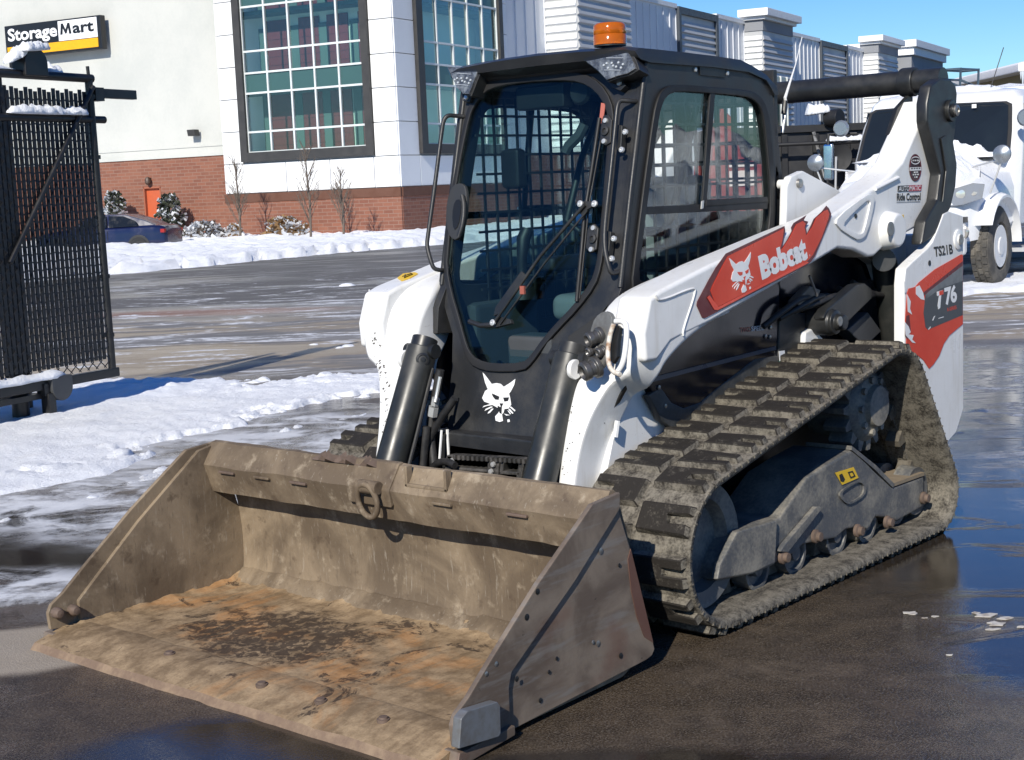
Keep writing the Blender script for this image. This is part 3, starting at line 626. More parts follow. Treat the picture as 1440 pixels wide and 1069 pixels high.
# ------------------------------------------------------------------ bucket
HBW = .935
prof = [(2.74, .030), (2.03, .036), (1.985, .052), (1.962, .09), (1.958, .20), (1.97, .33), (1.995, .43), (2.03, .53)]
inn = [V((x, 0, z)) for x, z in prof]; inn = [inn[0]]+smooth_poly(inn[1:], 2, False)
def off2(pts, d):
    o = []
    for i, p in enumerate(pts):
        a, b = pts[max(0, i-1)], pts[min(len(pts)-1, i+1)]; t = (b-a).normalized(); o.append(p+V((t.z, 0, -t.x))*(-d))
    return o
outp = off2(inn, .022)
m = MB()
nj = 40; sec = []
for j in range(nj+1):
    y = -HBW+2*HBW*j/nj
    q = []
    for i, p in enumerate(inn): q.append(V((p.x+.004*fbm(p.x, y, p.z, 3), y, p.z+.006*fbm(p.x*1.5, y, 1, 3))))
    q += [V((p.x, y, p.z)) for p in outp[::-1]]; sec.append(q)
m.loft(sec)
bk = m.build('bucket', [BKT], L, smooth=40)
# worn floor skin, a sheet a few mm above the plate
m = MB(); nx, ny = 50, 90
m.grid([[V((2.735-(2.735-1.99)*i/nx, -HBW+.001+(2*HBW-.002)*j/ny, .044+.004*fbm(i*.13, j*.13, 2, 1.6)+(.022*max(0, (i/nx-.9)/.1)**2*(1+.5*fbm(j*.2, 0, 1, 1))) + .016*max(0, 1-min(j, ny-j)/3.5)**2*(.8+.5*fbm(i*.12, 0, 3, 1)))) for j in range(ny+1)] for i in range(nx+1)])
m.build('floor_plate', BKF, bk, smooth=60)
# cutting edge and bolts
m = MB(); m.prism([(2.895, -.955, -.004), (2.875, -.955, .022), (2.76, -.955, .05), (2.68, -.955, .052), (2.66, -.955, .046), (2.66, -.955, .016), (2.70, -.955, -.002)], (0, 1.91, 0))
bmesh.ops.subdivide_edges(m.bm, edges=[e for e in m.bm.edges if abs((e.verts[0].co-e.verts[1].co).y) > 1], cuts=36)
for v in m.bm.verts: v.co.x += .006*fbm(v.co.y, v.co.z, 0, 7); v.co.z += .002*fbm(v.co.y, v.co.x, 3, 9)
bmesh.ops.recalc_face_normals(m.bm, faces=m.bm.faces); m.bm.normal_update()
for f in m.bm.faces:
    if f.normal.x > .45 and f.calc_center_median().z < .03: f.material_index = 1
m.build('cutting_edge', [BKF, paint('rusty edge', (.165, .110, .075), .85, dirt=(.30, .215, .14), scale=9, amt=.8, bump=.3)], bk, smooth=30)
for x, y in ((368, 961), (451, 984), (539, 1010), (238, 918)):
    p = at(x, y, Z=.054); m = MB(); m.lathe(p-UP*.012, UP, [(.019, 0), (.019, .011), (.014, .012), (.013, .017), (.0, .018)], 12); m.build('plow_bolt', RUSTY, bk)
m = MB(); m.prism([(1.99, -HBW, .040), (2.03, -HBW, .046), (1.975, -HBW, .09), (1.965, -HBW, .09)], (0, 2*HBW, 0))
bmesh.ops.subdivide_edges(m.bm, edges=[e for e in m.bm.edges if abs((e.verts[0].co-e.verts[1].co).y) > 1], cuts=60)
for v in m.bm.verts: v.co += V((.008*fbm(v.co.y, v.co.z, 0, 12), 0, .008*fbm(v.co.y, v.co.x, 3, 12)))
m.build('weld_seam', mat_bucket('caked mud seam'), bk, smooth=60)
# lip
lipsec = [(2.035, .585), (2.052, .602), (2.072, .598), (2.124, .518), (2.088, .412), (2.070, .414), (2.092, .502), (2.03, .50)]
m = MB(); secs = []
for j in range(61):
    y = -.945+1.89*j/60; secs.append([V((x+.003*fbm(y, i, 0, 4), y, z+.004*fbm(y, i*.3, 1, 3))) for i, (x, z) in enumerate(lipsec)])
m.loft(secs); m.build('lip', BKT, bk, smooth=25)
for k, yy in enumerate((-.80, -.60, -.40, .30, .62)):
    m = MB(); n = V((-.07, 0, -.22)).normalized()
    p = V((2.117, yy, .500)); m.cbox(p+V((.002, 0, 0)), (.02, 0, 0), (0, .085, 0), (0, 0, .010)); m.build('weld_bead', [BKT, RUSTY][k % 2 == 0], bk, bevel=.003)
# raised edge patch with torn metal and the D-ring
pr = at(527, 672, X=2.115)
m = MB(); m.prism([(2.05, pr.y-.13, .607), (2.075, pr.y-.13, .605), (2.131, pr.y-.13, .522), (2.122, pr.y-.13, .46), (2.10, pr.y-.13, .47)], (0, .21, 0)); m.build('wear_pad', BKT, bk, bevel=.006)
m = MB(); m.cyl((2.142, pr.y-.05, .528), (2.142, pr.y+.045, .528), .024, 12); m.build('ring_boss', BKT, bk, bevel=.005)
pts = [V((2.150, pr.y-.005, .522))+V((.01*math.sin(a), .046*math.cos(a), -.028+.058*math.sin(a)-.012)) for a in [2*math.pi*i/28 for i in range(28)]]
m = MB(); m.tube(pts, .0105, 8, closed=True); m.build('ring', BKT, bk, smooth=80)
m = MB(); q = at(600, 678, X=2.10)
for a, b in (((0, 0), (.19, .012)), ((0, 0), (.012, .07)), ((.178, 0), (.19, .07))): m.box((2.085, q.y-.09+a[0], .548+a[1]-.01), (2.113, q.y-.09+b[0], .548+b[1]-.01))
m.build('lip_bracket', BKT, bk, bevel=.003)
m = MB()
for i in range(9): y = -.36+.035*i; m.prism([(2.06, y, .596), (2.06, y+.05, .596), (2.045+.02*(i % 3), y+.03, .612+.006*(i % 2))], (.03, .0, -.012))
m.build('torn_metal', RUSTY, bk, smooth=0)
# side plates (rear of plate, cutter strip in front), wear shoe
main = [(2.05, .59), (2.045, .533), (1.997, .414), (1.934, .221), (1.892, .088), (1.885, .066), (1.90, .050), (1.93, .044), (2.60, .018), (2.70, .02), (2.70, .13), (2.43, .36), (2.14, .575)]
cut = [(2.05, .595), (2.085, .592), (2.185, .584), (2.444, .408), (2.656, .244), (2.75, .168), (2.80, .137), (2.815, .11), (2.81, .05), (2.587, .025), (2.585, .15), (2.571, .187), (2.495, .237), (2.279, .376), (2.054, .545)]
for sgn_ in (1, -1):
    m = MB(); m.prism([(x, .935*sgn_, z) for x, z in main], (0, .022*sgn_, 0)); sp = m.build('side_plate', BSD if sgn_ > 0 else BKT, bk, bevel=.003)
    m = MB(); m.prism([(x, .950*sgn_, z) for x, z in cut], (0, .018*sgn_, 0)); m.build('side_cutter', BSD if sgn_ > 0 else BKT, bk, bevel=.004)
    m = MB(); m.prism([(2.83, .93*sgn_, -.002), (2.59, .93*sgn_, .018), (2.59, .93*sgn_, .046), (2.815, .93*sgn_, .040)], (0, .058*sgn_, 0)); m.build('skid_rail', BSD, bk, bevel=.004)
m = MB(); m.prism(SY([(637, 1008), (646, 997), (688, 984), (692, 990), (693, 1028), (690, 1033), (634, 1050)], .975), (0, .03, 0)); m.build('wear_shoe', paint('bare steel shoe', (.22, .235, .25), .4, .4, dirt=(.14, .12, .1), scale=9, amt=.8), bk, bevel=.003)
m = MB(); c = V((1.80, .958, .25)); arc = [V((c.x+.185*math.cos(a), .9575, c.z-.02+.26*math.sin(a))) for a in [R(x) for x in range(-38, 62, 5)]]
arc = [p for p in arc if p.x < 2.04]
m.prism([V((1.895, .9575, .09)), V((1.936, .9575, .222)), V((1.996, .9575, .41))]+arc[::-1][:0]+[V((2.012, .9575, .38)), V((2.0, .9575, .28)), V((1.975, .9575, .19)), V((1.94, .9575, .12))], (0, .002, 0)); m.build('scuffed_patch', paint('red brown scuff', (.15, .075, .055), .5, .2, dirt=(.2, .13, .1), scale=9), bk)
for x, y in ((80, 862), (103, 858)):
    p = at(x, y, Y=-.93); m = MB(); m.lathe(p, (0, 1, 0), [(.020, -.01), (.020, .012), (.014, .024), (.0, .027)], 10); m.build('side_bolt', RUSTY, bk)
for x, y in ((823, 727), (806, 770), (779, 820), (756, 832), (741, 868), (698, 934), (684, 948), (845, 775), (871, 795), (783, 926), (834, 903), (841, 905), (873, 922), (760, 985), (727, 955), (772, 945)):
    p = at(x, y, Y=.969 if x < 800 and y < 960 and x < 760+0 else .960); m = MB(); m.lathe(p, (0, 1, 0), [(.006+.004*random.random(), 0), (.005, .0012)], 10); m.build('pit_mark', [INKD, STEEL][(x+y) % 3 == 0], bk)
# ------------------------------------------------------------------ tracks
def hull(pts):
    pts = sorted(pts); 
    def half(ps):
        o = []
        for p in ps:
            while len(o) > 1 and (o[-1][0]-o[-2][0])*(p[1]-o[-2][1])-(o[-1][1]-o[-2][1])*(p[0]-o[-2][0]) <= 0: o.pop()
            o.append(p)
        return o
    a, b = half(pts), half(pts[::-1]); return a[:-1]+b[:-1]
LUGH = .029
cir = [(1.435, .285, .262), (.195, .588, .232), (-.165, .178, .155)]
hp = hull([(x+r*math.cos(a), z+r*math.sin(a)) for x, z, r in cir for a in [2*math.pi*i/72 for i in range(72)]])
loop = resample([V((x, 0, z)) for x, z in hp], 232)
nl = len(loop)
def frame_at(i):
    p = loop[i % nl]; t = (loop[(i+2) % nl]-loop[(i-2) % nl]).normalized(); n = V((t.z, 0, -t.x)); return p, t, n
if (loop[0]+frame_at(0)[2]*.1-V((.6, 0, .35))).length < (loop[0]-V((.6, 0, .35))).length: loop = loop[::-1]
YI, YO = .516, .966
secs = []
for i in range(nl):
    p, t, n = frame_at(i); sag = 0
    q = [(YI, 0), (YI, -.026), (YI+.05, -.034), (.70, -.034), (.70, -.045), (.78, -.045), (.78, -.034), (YO-.05, -.034), (YO-.012, -.030), (YO, -.018), (YO, -.004), (YO-.008, 0)]
    secs.append([p+V((0, y, 0))+n*h for y, h in q])
def lug_mesh():
    m = MB(); w, l = .205, .108
    o = [(-l/2, 0), (l/2, 0), (l/2, w), (l*.16, w), (l*.16, w*.58), (-l*.14, w*.58), (-l*.14, w), (-l/2, w)]
    n = len(o); top = [(x*.90, max(.008, min(w-.008, y))) for x, y in o]
    m.mi = 1; m.mesh([V((x, y, -.004)) for x, y in o]+[V((x, y, LUGH-.004)) for x, y in top], [[i, (i+1) % n, n+(i+1) % n, n+i] for i in range(n)])
    m.mi = 0; m.mesh([V((x, y, LUGH-.004)) for x, y in top], [list(range(n))])
    bmesh.ops.remove_doubles(m.bm, verts=m.bm.verts, dist=1e-5); bmesh.ops.recalc_face_normals(m.bm, faces=m.bm.faces)
    bmesh.ops.bevel(m.bm, geom=[e for e in m.bm.edges if len(e.link_faces) == 2 and e.calc_face_angle(0) > .5], offset=.004, segments=1, affect='EDGES')
    me = bpy.data.meshes.new('tread_lug'); m.bm.to_mesh(me); m.bm.free(); me.materials.append(RUBD); me.materials.append(RUB); return me
LUGS = []
for k in range(6):
    q = lug_mesh(); random.seed(k)
    for v in q.vertices:
        if v.co.z > .01: v.co += V((.006*fbm(v.co.x+k, v.co.y, k, 22, 2), .006*fbm(v.co.y, v.co.x+k, 5, 22, 2), .004*fbm(v.co.x, v.co.y, k*2, 18, 2)-.002))
    LUGS.append(q)
m = MB(); m.box((-.03, .74, 0), (.03, .80, .05)); m.bm.verts.ensure_lookup_table()
for v in m.bm.verts:
    if v.co.z > .04: v.co.x *= .5
GT = bpy.data.meshes.new('guide_tooth'); bmesh.ops.recalc_face_normals(m.bm, faces=m.bm.faces); m.bm.to_mesh(GT); m.bm.free(); GT.materials.append(paint('muddy guide tooth', (.13, .115, .09), .8, dirt=(.05, .04, .03), scale=20, amt=.8))
NL = 30
for sg in (1, -1):
    m = MB(); m.loft(secs+[secs[0]], cap=False)
    bmesh.ops.remove_doubles(m.bm, verts=m.bm.verts, dist=1e-5)
    for f in m.bm.faces:
        c = f.calc_center_median(); f.material_index = 0
    if sg < 0: m = m.mirror()
    tr = m.build('rubber_track', [RUB], L, smooth=50)
    rootl = world_loc(tr)
    for k in range(NL):
        for col in (0, 1):
            i = int(round(nl*(k+.5*col)/NL)) % nl; p, t, n = frame_at(i)
            o = bpy.data.objects.new('tread_lug', LUGS[(k*5+col*3) % 6]); COL.objects.link(o); o.parent = tr
            # outer column: notch opens outwards; inner column: notch opens inwards
            yo = V((0, 1, 0)) if col == 0 else V((0, -1, 0)); base = p+V((0, (.752 if col == 0 else .734), 0))
            X = t if col == 0 else -t
            if sg < 0: base.y = -base.y; yo = -yo; X = -X
            mt = Matrix(((X.x, yo.x, n.x, 0), (X.y, yo.y, n.y, 0), (X.z, yo.z, n.z, 0), (0, 0, 0, 1)))
            o.matrix_local = Matrix.Translation(base-rootl) @ mt
        i = int(round(nl*(k+.25)/NL)) % nl; p, t, n = frame_at(i)
        o = bpy.data.objects.new('guide_tooth', GT); COL.objects.link(o); o.parent = tr
        nn = -n; yo = V((0, 1, 0)); X = yo.cross(nn); b = p-n*.04
        mt = Matrix(((X.x, yo.x, nn.x, 0), (X.y, yo.y, nn.y, 0), (X.z, yo.z, nn.z, 0), (0, 0, 0, 1)))
        b = b-rootl
        if sg < 0: b.y = b.y-2*.77
        o.matrix_local = Matrix.Translation(b) @ mt
    # edge ribs of the belt side (joined fine relief)
    m = MB()
    for i in range(0, nl, 2):
        p, t, n = frame_at(i); m.cbox(p+V((0, YO-.004, 0))-n*.007, t*.006, V((0, .014, 0)), n*.012)
    if sg < 0: m = m.mirror()
    o = m.build('edge_rib', RUB, tr, smooth=0, kind='stuff')
    def pm(mb): return mb if sg > 0 else mb.mirror()
    # roller frame
    fpx = [(1008, 818), (1009, 797), (1020, 770), (1037, 747), (1066, 735), (1097, 728), (1135, 672), (1165, 652), (1198, 633), (1214, 645), (1230, 662), (1256, 686), (1300, 670), (1300, 712), (1262, 733), (1249, 728), (1232, 727), (1222, 745), (1206, 742), (1190, 745), (1176, 757), (1150, 762), (1130, 766), (1118, 779), (1100, 786), (1086, 797), (1060, 808)]
    poly = SY(fpx, .865)
    m = MB(); m.prism(poly, (0, -.26, 0)); rf = pm(m).build('roller_frame', FRM, tr, bevel=.012)
    cap_ = SY([(1009, 816), (1013, 795), (1037, 748), (1094, 731), (1091, 792), (1060, 806)], .885)
    m = MB(); m.prism(cap_, (0, -.03, 0)); pm(m).build('frame_cover', FRM, tr, bevel=.008)
    m = MB(); m.prism(SY([(1091, 775), (1097, 765), (1142, 712), (1148, 712), (1148, 717), (1102, 776)], .868), (0, .02, 0)); pm(m).build('frame_rib', FRM, tr, bevel=.003)
    m = MB(); out = smooth_poly(SY([(1179, 692), (1188, 685), (1205, 675), (1213, 676), (1217, 684), (1214, 697), (1195, 709), (1187, 708), (1179, 699)], .866), 1); c = sum(out, V())/len(out)
    m.ring(out, [c+(p-c)*.82 for p in out], (0, .008, 0)); pm(m).build('inspection_cover', FRM, tr)
    a = SY([(1256, 686), (1300, 670), (1297, 667), (1253, 683)], .865)
    m = MB(); m.prism([a[0]+UP*.004, a[1]+UP*.004, a[1]+UP*.018, a[0]+UP*.018], (0, -.2, 0)); pm(m).build('step_plate', paint('muddy step', (.24, .19, .13), .8, dirt=(.12, .09, .06), scale=12), tr)
    a = SY([(1198, 633), (1230, 660), (1256, 686)], .868); m = MB(); m.prism([a[0], a[1], a[2], a[2]+V((-.012, 0, .014)), a[1]+V((-.012, 0, .014)), a[0]+V((0, 0, .016))], (0, -.2, 0)); pm(m).build('frame_rib', FRM, tr)
    for x, z in ((.269, .128), (.515, .128), (.829, .128), (1.09, .128), (-.0, .15)):
        m = MB(); m.lathe((x, .655, z), (0, 1, 0), [(.03, 0), (.078, 0), (.080, .06), (.05, .065), (.05, .12), (.080, .125), (.080, .19), (.066, .19), (.060, .17), (.03, .165), (.028, .195), (.0, .196)], 24)
        rl = pm(m).build('track_roller', FRM, tr)
    for px_ in ((1145, 754), (1204, 746), (1246, 734), (1297, 700), (1099, 783)):
        p = at(*px_, Y=.868); m = MB(); m.lathe(p, (0, 1, 0), [(.026, 0), (.026, .012), (.018, .016), (.017, .03), (.0, .031)], 12); pm(m).build('frame_bolt', RUSTY, tr)
    m = MB(); m.lathe((1.435, .64, .285), (0, 1, 0), [(.05, 0), (.215, 0), (.22, .07), (.12, .08), (.12, .13), (.22, .14), (.215, .21), (.16, .20), (.14, .16), (.05, .16)], 40); pm(m).build('front_idler', FRM, tr)
    m = MB(); m.lathe((-.165, .64, .178), (0, 1, 0), [(.04, 0), (.10, 0), (.105, .07), (.06, .08), (.06, .13), (.105, .14), (.10, .21), (.05, .2)], 28); pm(m).build('rear_idler', FRM, tr)
    m = MB()
    for k in range(15):
        a = 2*math.pi*k/15; d = V((math.cos(a), 0, math.sin(a))); e = V((-math.sin(a), 0, math.cos(a)))
        m.prism([V((.195, .71, .588))+d*.14-e*.024, V((.195, .71, .588))+d*.185-e*.012, V((.195, .71, .588))+d*.185+e*.012, V((.195, .71, .588))+d*.14+e*.024], (0, .10, 0))
    m.lathe((.195, .60, .588), (0, 1, 0), [(.13, 0), (.145, .11), (.145, .21), (.12, .235), (.085, .245), (.08, .27), (.0, .272)], 30); pm(m).build('drive_sprocket', FRM, tr, bevel=.003)
    for k in range(9):
        a = 2*math.pi*k/9; p = V((.195+.105*math.cos(a), .838, .588+.105*math.sin(a))); m = MB(); m.lathe(p, (0, 1, 0), [(.014, 0), (.014, .014), (0, .015)], 6); pm(m).build('sprocket_bolt', FRM, tr)
    if sg < 0: tr.location.y += .13
    if sg > 0:
        m = MB(); a = SY([(1174, 665), (1200, 657), (1207, 672), (1184, 682)], .8675); m.prism(a, (0, .0015, 0)); dd = m.build('warning_label', YELD, tr)
        m = MB(); a = SY([(1180, 668), (1184, 666), (1188, 674), (1186, 678), (1182, 677)], .8695); m.prism(a, (0, .001, 0)); a = SY([(1192, 664), (1199, 662), (1203, 670), (1196, 673)], .8695); m.ring(a, [sum(a, V())/4+(p-sum(a, V())/4)*.6 for p in a], (0, .001, 0)); m.build('label_print', INKD, tr)
# ------------------------------------------------------------------ main frame and side panels
m = MB(); m.prism([(1.18, -.49, .20), (1.22, -.49, .50), (1.16, -.49, .66), (1.10, -.49, .80), (-.55, -.49, .95), (-.55, -.49, .25)], (0, .98, 0)); mf = m.build('main_frame', BLKP, L, bevel=.012)
# white flare panel between arm leg and track
m = MB(); m.prism(SY([(846, 700), (868, 590), (905, 535), (930, 560), (962, 606), (992, 600), (960, 640), (905, 690), (870, 720)], .512), (0, -.05, 0)); m.build('fender_panel', WHT, mf, bevel=.004)
m = MB(); a = SY([(868, 684), (918, 650), (975, 606)], .5135); m.tube([a[0], a[1], a[2]], .004, 6); m.build('fender_seam', paint('dark seam', (.25, .25, .24), .6), mf)
m = MB(); m.prism(SY([(868, 684), (918, 650), (992, 600), (960, 640), (905, 690), (870, 720)], .5125), (0, .0025, 0)); m.build('fender_edge', paint('cream dusty white', (.74, .72, .63), .5, dirt=(.5, .46, .38), scale=7, amt=.5), mf)
for sgn_ in (1, -1):
    q = SY([(893, 470), (905, 530), (918, 552), (940, 590), (951, 602), (964, 607), (985, 604), (1000, 592), (1050, 555), (1093, 520), (1096, 500), (1098, 360), (1000, 380)], .545)
    if sgn_ > 0:
        m = MB(); m.prism(q, (0, -.06, 0)); sp = m.build('side_panel', BLKG, L, bevel=.010)
        m = MB(); m.prism(SY([(912, 556), (930, 590), (951, 608), (966, 614), (988, 606), (1060, 556), (1094, 529), (1094, 500), (1062, 505), (1010, 545), (985, 566), (962, 574), (945, 566), (930, 545)], .549), (0, -.03, 0)); m.build('panel_skirt', paint('dusty black plastic', (.03, .033, .035), .55, dirt=(.11, .105, .095), scale=6, amt=.7), sp, bevel=.006)
        a = SY([(912, 532), (1090, 487), (1090, 492), (914, 538)], .547); m = MB(); m.prism(a, (0, .004, 0)); m.build('trim_strip', paint('blue grey trim', (.05, .065, .09), .3), sp)
        for p_ in ((926, 545), (935, 571), (1083, 461), (1082, 474), (1076, 473)):
            p = at(*p_, Y=.546); m = MB(); m.lathe(p, (0, 1, 0), [(.008, 0), (.008, .005), (0, .007)], 8); m.build('panel_bolt', STEEL, sp)
        a, b, c = SY([(1041, 468), (1076, 464), (1041, 461)], .548)
        text_faces('TWO', a, (b-a)*.40, c-a, paint('dim red print', (.32, .04, .03), .4), sp); text_faces('SPEED', a+(b-a)*.44, (b-a)*.56, c-a, paint('grey print', (.50, .52, .54), .4), sp)
        # rear black panel, white upright foot
        m = MB(); m.prism(SY([(1096, 372), (1230, 340), (1272, 380), (1272, 520), (1096, 540)], .50), (0, -.06, 0)); m.build('rear_side_panel', BLKG, L, bevel=.01)
        m = MB(); m.prism(SY([(1097, 440), (1133, 440), (1133, 540), (1094, 540), (1094, 520)], .552), (0, -.04, 0)); rp_ = m.build('step_panel', BLKP, L, bevel=.006)
        m = MB(); m.prism(SY([(1095, 494), (1103, 493), (1104, 504), (1096, 508)], .5535), (0, .0015, 0)); m.build('panel_label', DWHT, rp_); m = MB(); m.prism(SY([(1095, 508), (1104, 504), (1101, 513), (1095, 514)], .5535), (0, .0015, 0)); m.build('panel_label', paint('green print', (.02, .12, .08), .4), rp_)
        m = MB(); m.prism(SY([(1132, 510), (1133, 468), (1143, 462), (1152, 470), (1160, 478), (1165, 490), (1160, 510)], .575), (0, -.07, 0)); m.build('pivot_foot', WHT, L, bevel=.008)
    else:
        m = MB(); m.prism([(p.x, -p.y, p.z) for p in q], (0, .06, 0)); m.build('side_panel', BLKG, L, bevel=.010)
# lower front face between the arms: white cross piece, step grille, hoses
m = MB(); m.box((1.40, -.34, .30), (1.50, .34, .60)); m.build('front_crossmember', BLKP, L, bevel=.01)
def box_px(pts, X, dx, name, mat, par, bevel=.004):
    q = [at(x, y, X=X) for x, y in pts]; m = MB(); m.prism(q, (-dx, 0, 0)); return m.build(name, mat, par, bevel=bevel)
stp = box_px([(632, 625), (745, 640), (750, 700), (630, 690)], 1.50, .04, 'step_plate', paint('black step back', (.01, .011, .012), .6), L)
o_, i_ = [at(*q, X=1.56) for q in ((628, 640), (737, 647), (728, 690), (622, 676))], None
m = MB()
for q in ([(628, 640), (738, 646), (738, 652), (628, 647)], [(628, 656), (690, 661), (690, 665), (628, 661)], [(686, 644), (702, 645), (700, 672), (684, 670)], [(730, 646), (738, 647), (730, 690), (722, 690)], [(628, 640), (636, 641), (632, 680), (622, 678)], [(704, 649), (709, 649), (707, 665), (702, 665)], [(704, 662), (732, 664), (730, 669), (702, 667)]):
    m.prism([at(*p, X=1.56) for p in q], (-.05, 0, 0))
m.build('step_grille', paint('worn black step', (.035, .034, .032), .5, dirt=(.13, .12, .11), scale=15, amt=.7), stp, bevel=.004)
m = MB()
for k in range(16): p = at(641+6.5*k, 642.5+.4*k, X=1.562); m.cbox(p, (.02, 0, 0), (0, .011, 0), (0, 0, .016))
m.build('step_tooth', paint('worn black step', (.035,)*3), stp)
for x, y in ((694, 653), (691, 663), (636, 648)):
    p = at(x, y, X=1.565); m = MB(); m.lathe(p, (1, 0, 0), [(.011, 0), (.009, .008), (0, .009)], 8); m.build('step_bolt', CHROME, stp)
HOSE = paint('hydraulic hose', (.013, .013, .014), .55, dirt=(.07, .065, .06), scale=20)
def hose(px, X, r, name='hydraulic_hose', mat=None, par=None):
    pts = smooth_poly([at(x, y, X=X+i*.012) for i, (x, y) in enumerate(px)], 2, False); m = MB(); m.tube(pts, r, 10); return m.build(name, mat or HOSE, par or L, smooth=80)
hose([(619, 520), (612, 560), (606, 590), (606, 620), (610, 650), (612, 690)], 1.50, .017)
hose([(640, 560), (612, 600), (598, 630), (592, 660), (590, 700)], 1.53, .015); hose([(600, 600), (595, 640), (593, 700)], 1.57, .017)
hose([(600, 670), (612, 652), (628, 648), (640, 655)], 1.55, .014)
hs = hose([(619, 530), (614, 556), (612, 566)], 1.56, .007, 'steel_line', CHROME)
for a, b, r in (((613, 560), (611, 570), .016), ((610, 572), (608, 585), .02)):
    m = MB(); m.cyl(at(*a, X=1.565), at(*b, X=1.565), r, 6); m.build('hose_fitting', CHROME, hs)
m = MB(); m.tube([at(621, 605, X=1.54), at(618, 645, X=1.55)], .005, 6); m.tube([at(629, 604, X=1.50), at(631, 640, X=1.5)], .006, 6); m.build('white_bracket', WHT, L)
# tilt cylinders with clevis
for sg in (1, -1):
    a, b = V((1.505, .36*sg, .905)), V((1.735, .36*sg, .43)); d = (b-a).normalized()
    m = MB(); m.cyl(a-d*.01, b, .060, 28); tc = m.build('tilt_cylinder', CYLP, L, bevel=.005)
    m = MB(); m.cyl(a+V((0, -.075, 0)), a+V((0, .075, 0)), .028, 16); m.cyl(a+V((.0, .0, .0))-d*.05, a+d*.02, .05, 18); m.build('clevis', BLKC, tc)
    m = MB(); ax_ = V((.55, .83, .1)).normalized(); p = a+d*.035+ax_*.052; m.lathe(p, ax_, [(.026, -.01), (.026, .008), (.018, .010), (.016, .004), (.009, .004), (.009, .012), (0, .013)], 18); m.build('cylinder_pin', BLKC, tc)
    m = MB(); m.tube([a+d*.05+V((-.02, -.055*sg, -.02)), a+d*.3+V((-.02, -.065*sg, -.02)), b-d*.05+V((-.02, -.065*sg, -.03))], .008, 8); m.build('cylinder_line', HOSE, tc)
# ------------------------------------------------------------------ lift arms
AY = .69
armtop = [(1308, 139), (1290, 180), (1269, 227), (1250, 248), (1229, 263), (1174, 300), (1100, 330), (1000, 372), (930, 408), (914, 420)]
armbot = [(905, 470), (908, 510), (925, 508), (944, 482), (961, 473), (1000, 454), (1142, 372), (1178, 350), (1200, 352), (1221, 362), (1230, 361), (1250, 342), (1292, 319), (1299, 305), (1310, 262), (1313, 205), (1311, 165)]
armP = SY(armtop+armbot, AY)
noseP = SY([(940, 402), (921, 415), (905, 440), (899, 470), (897, 500), (892, 528), (881, 547), (868, 553), (880, 560), (911, 524), (935, 495)], .655)
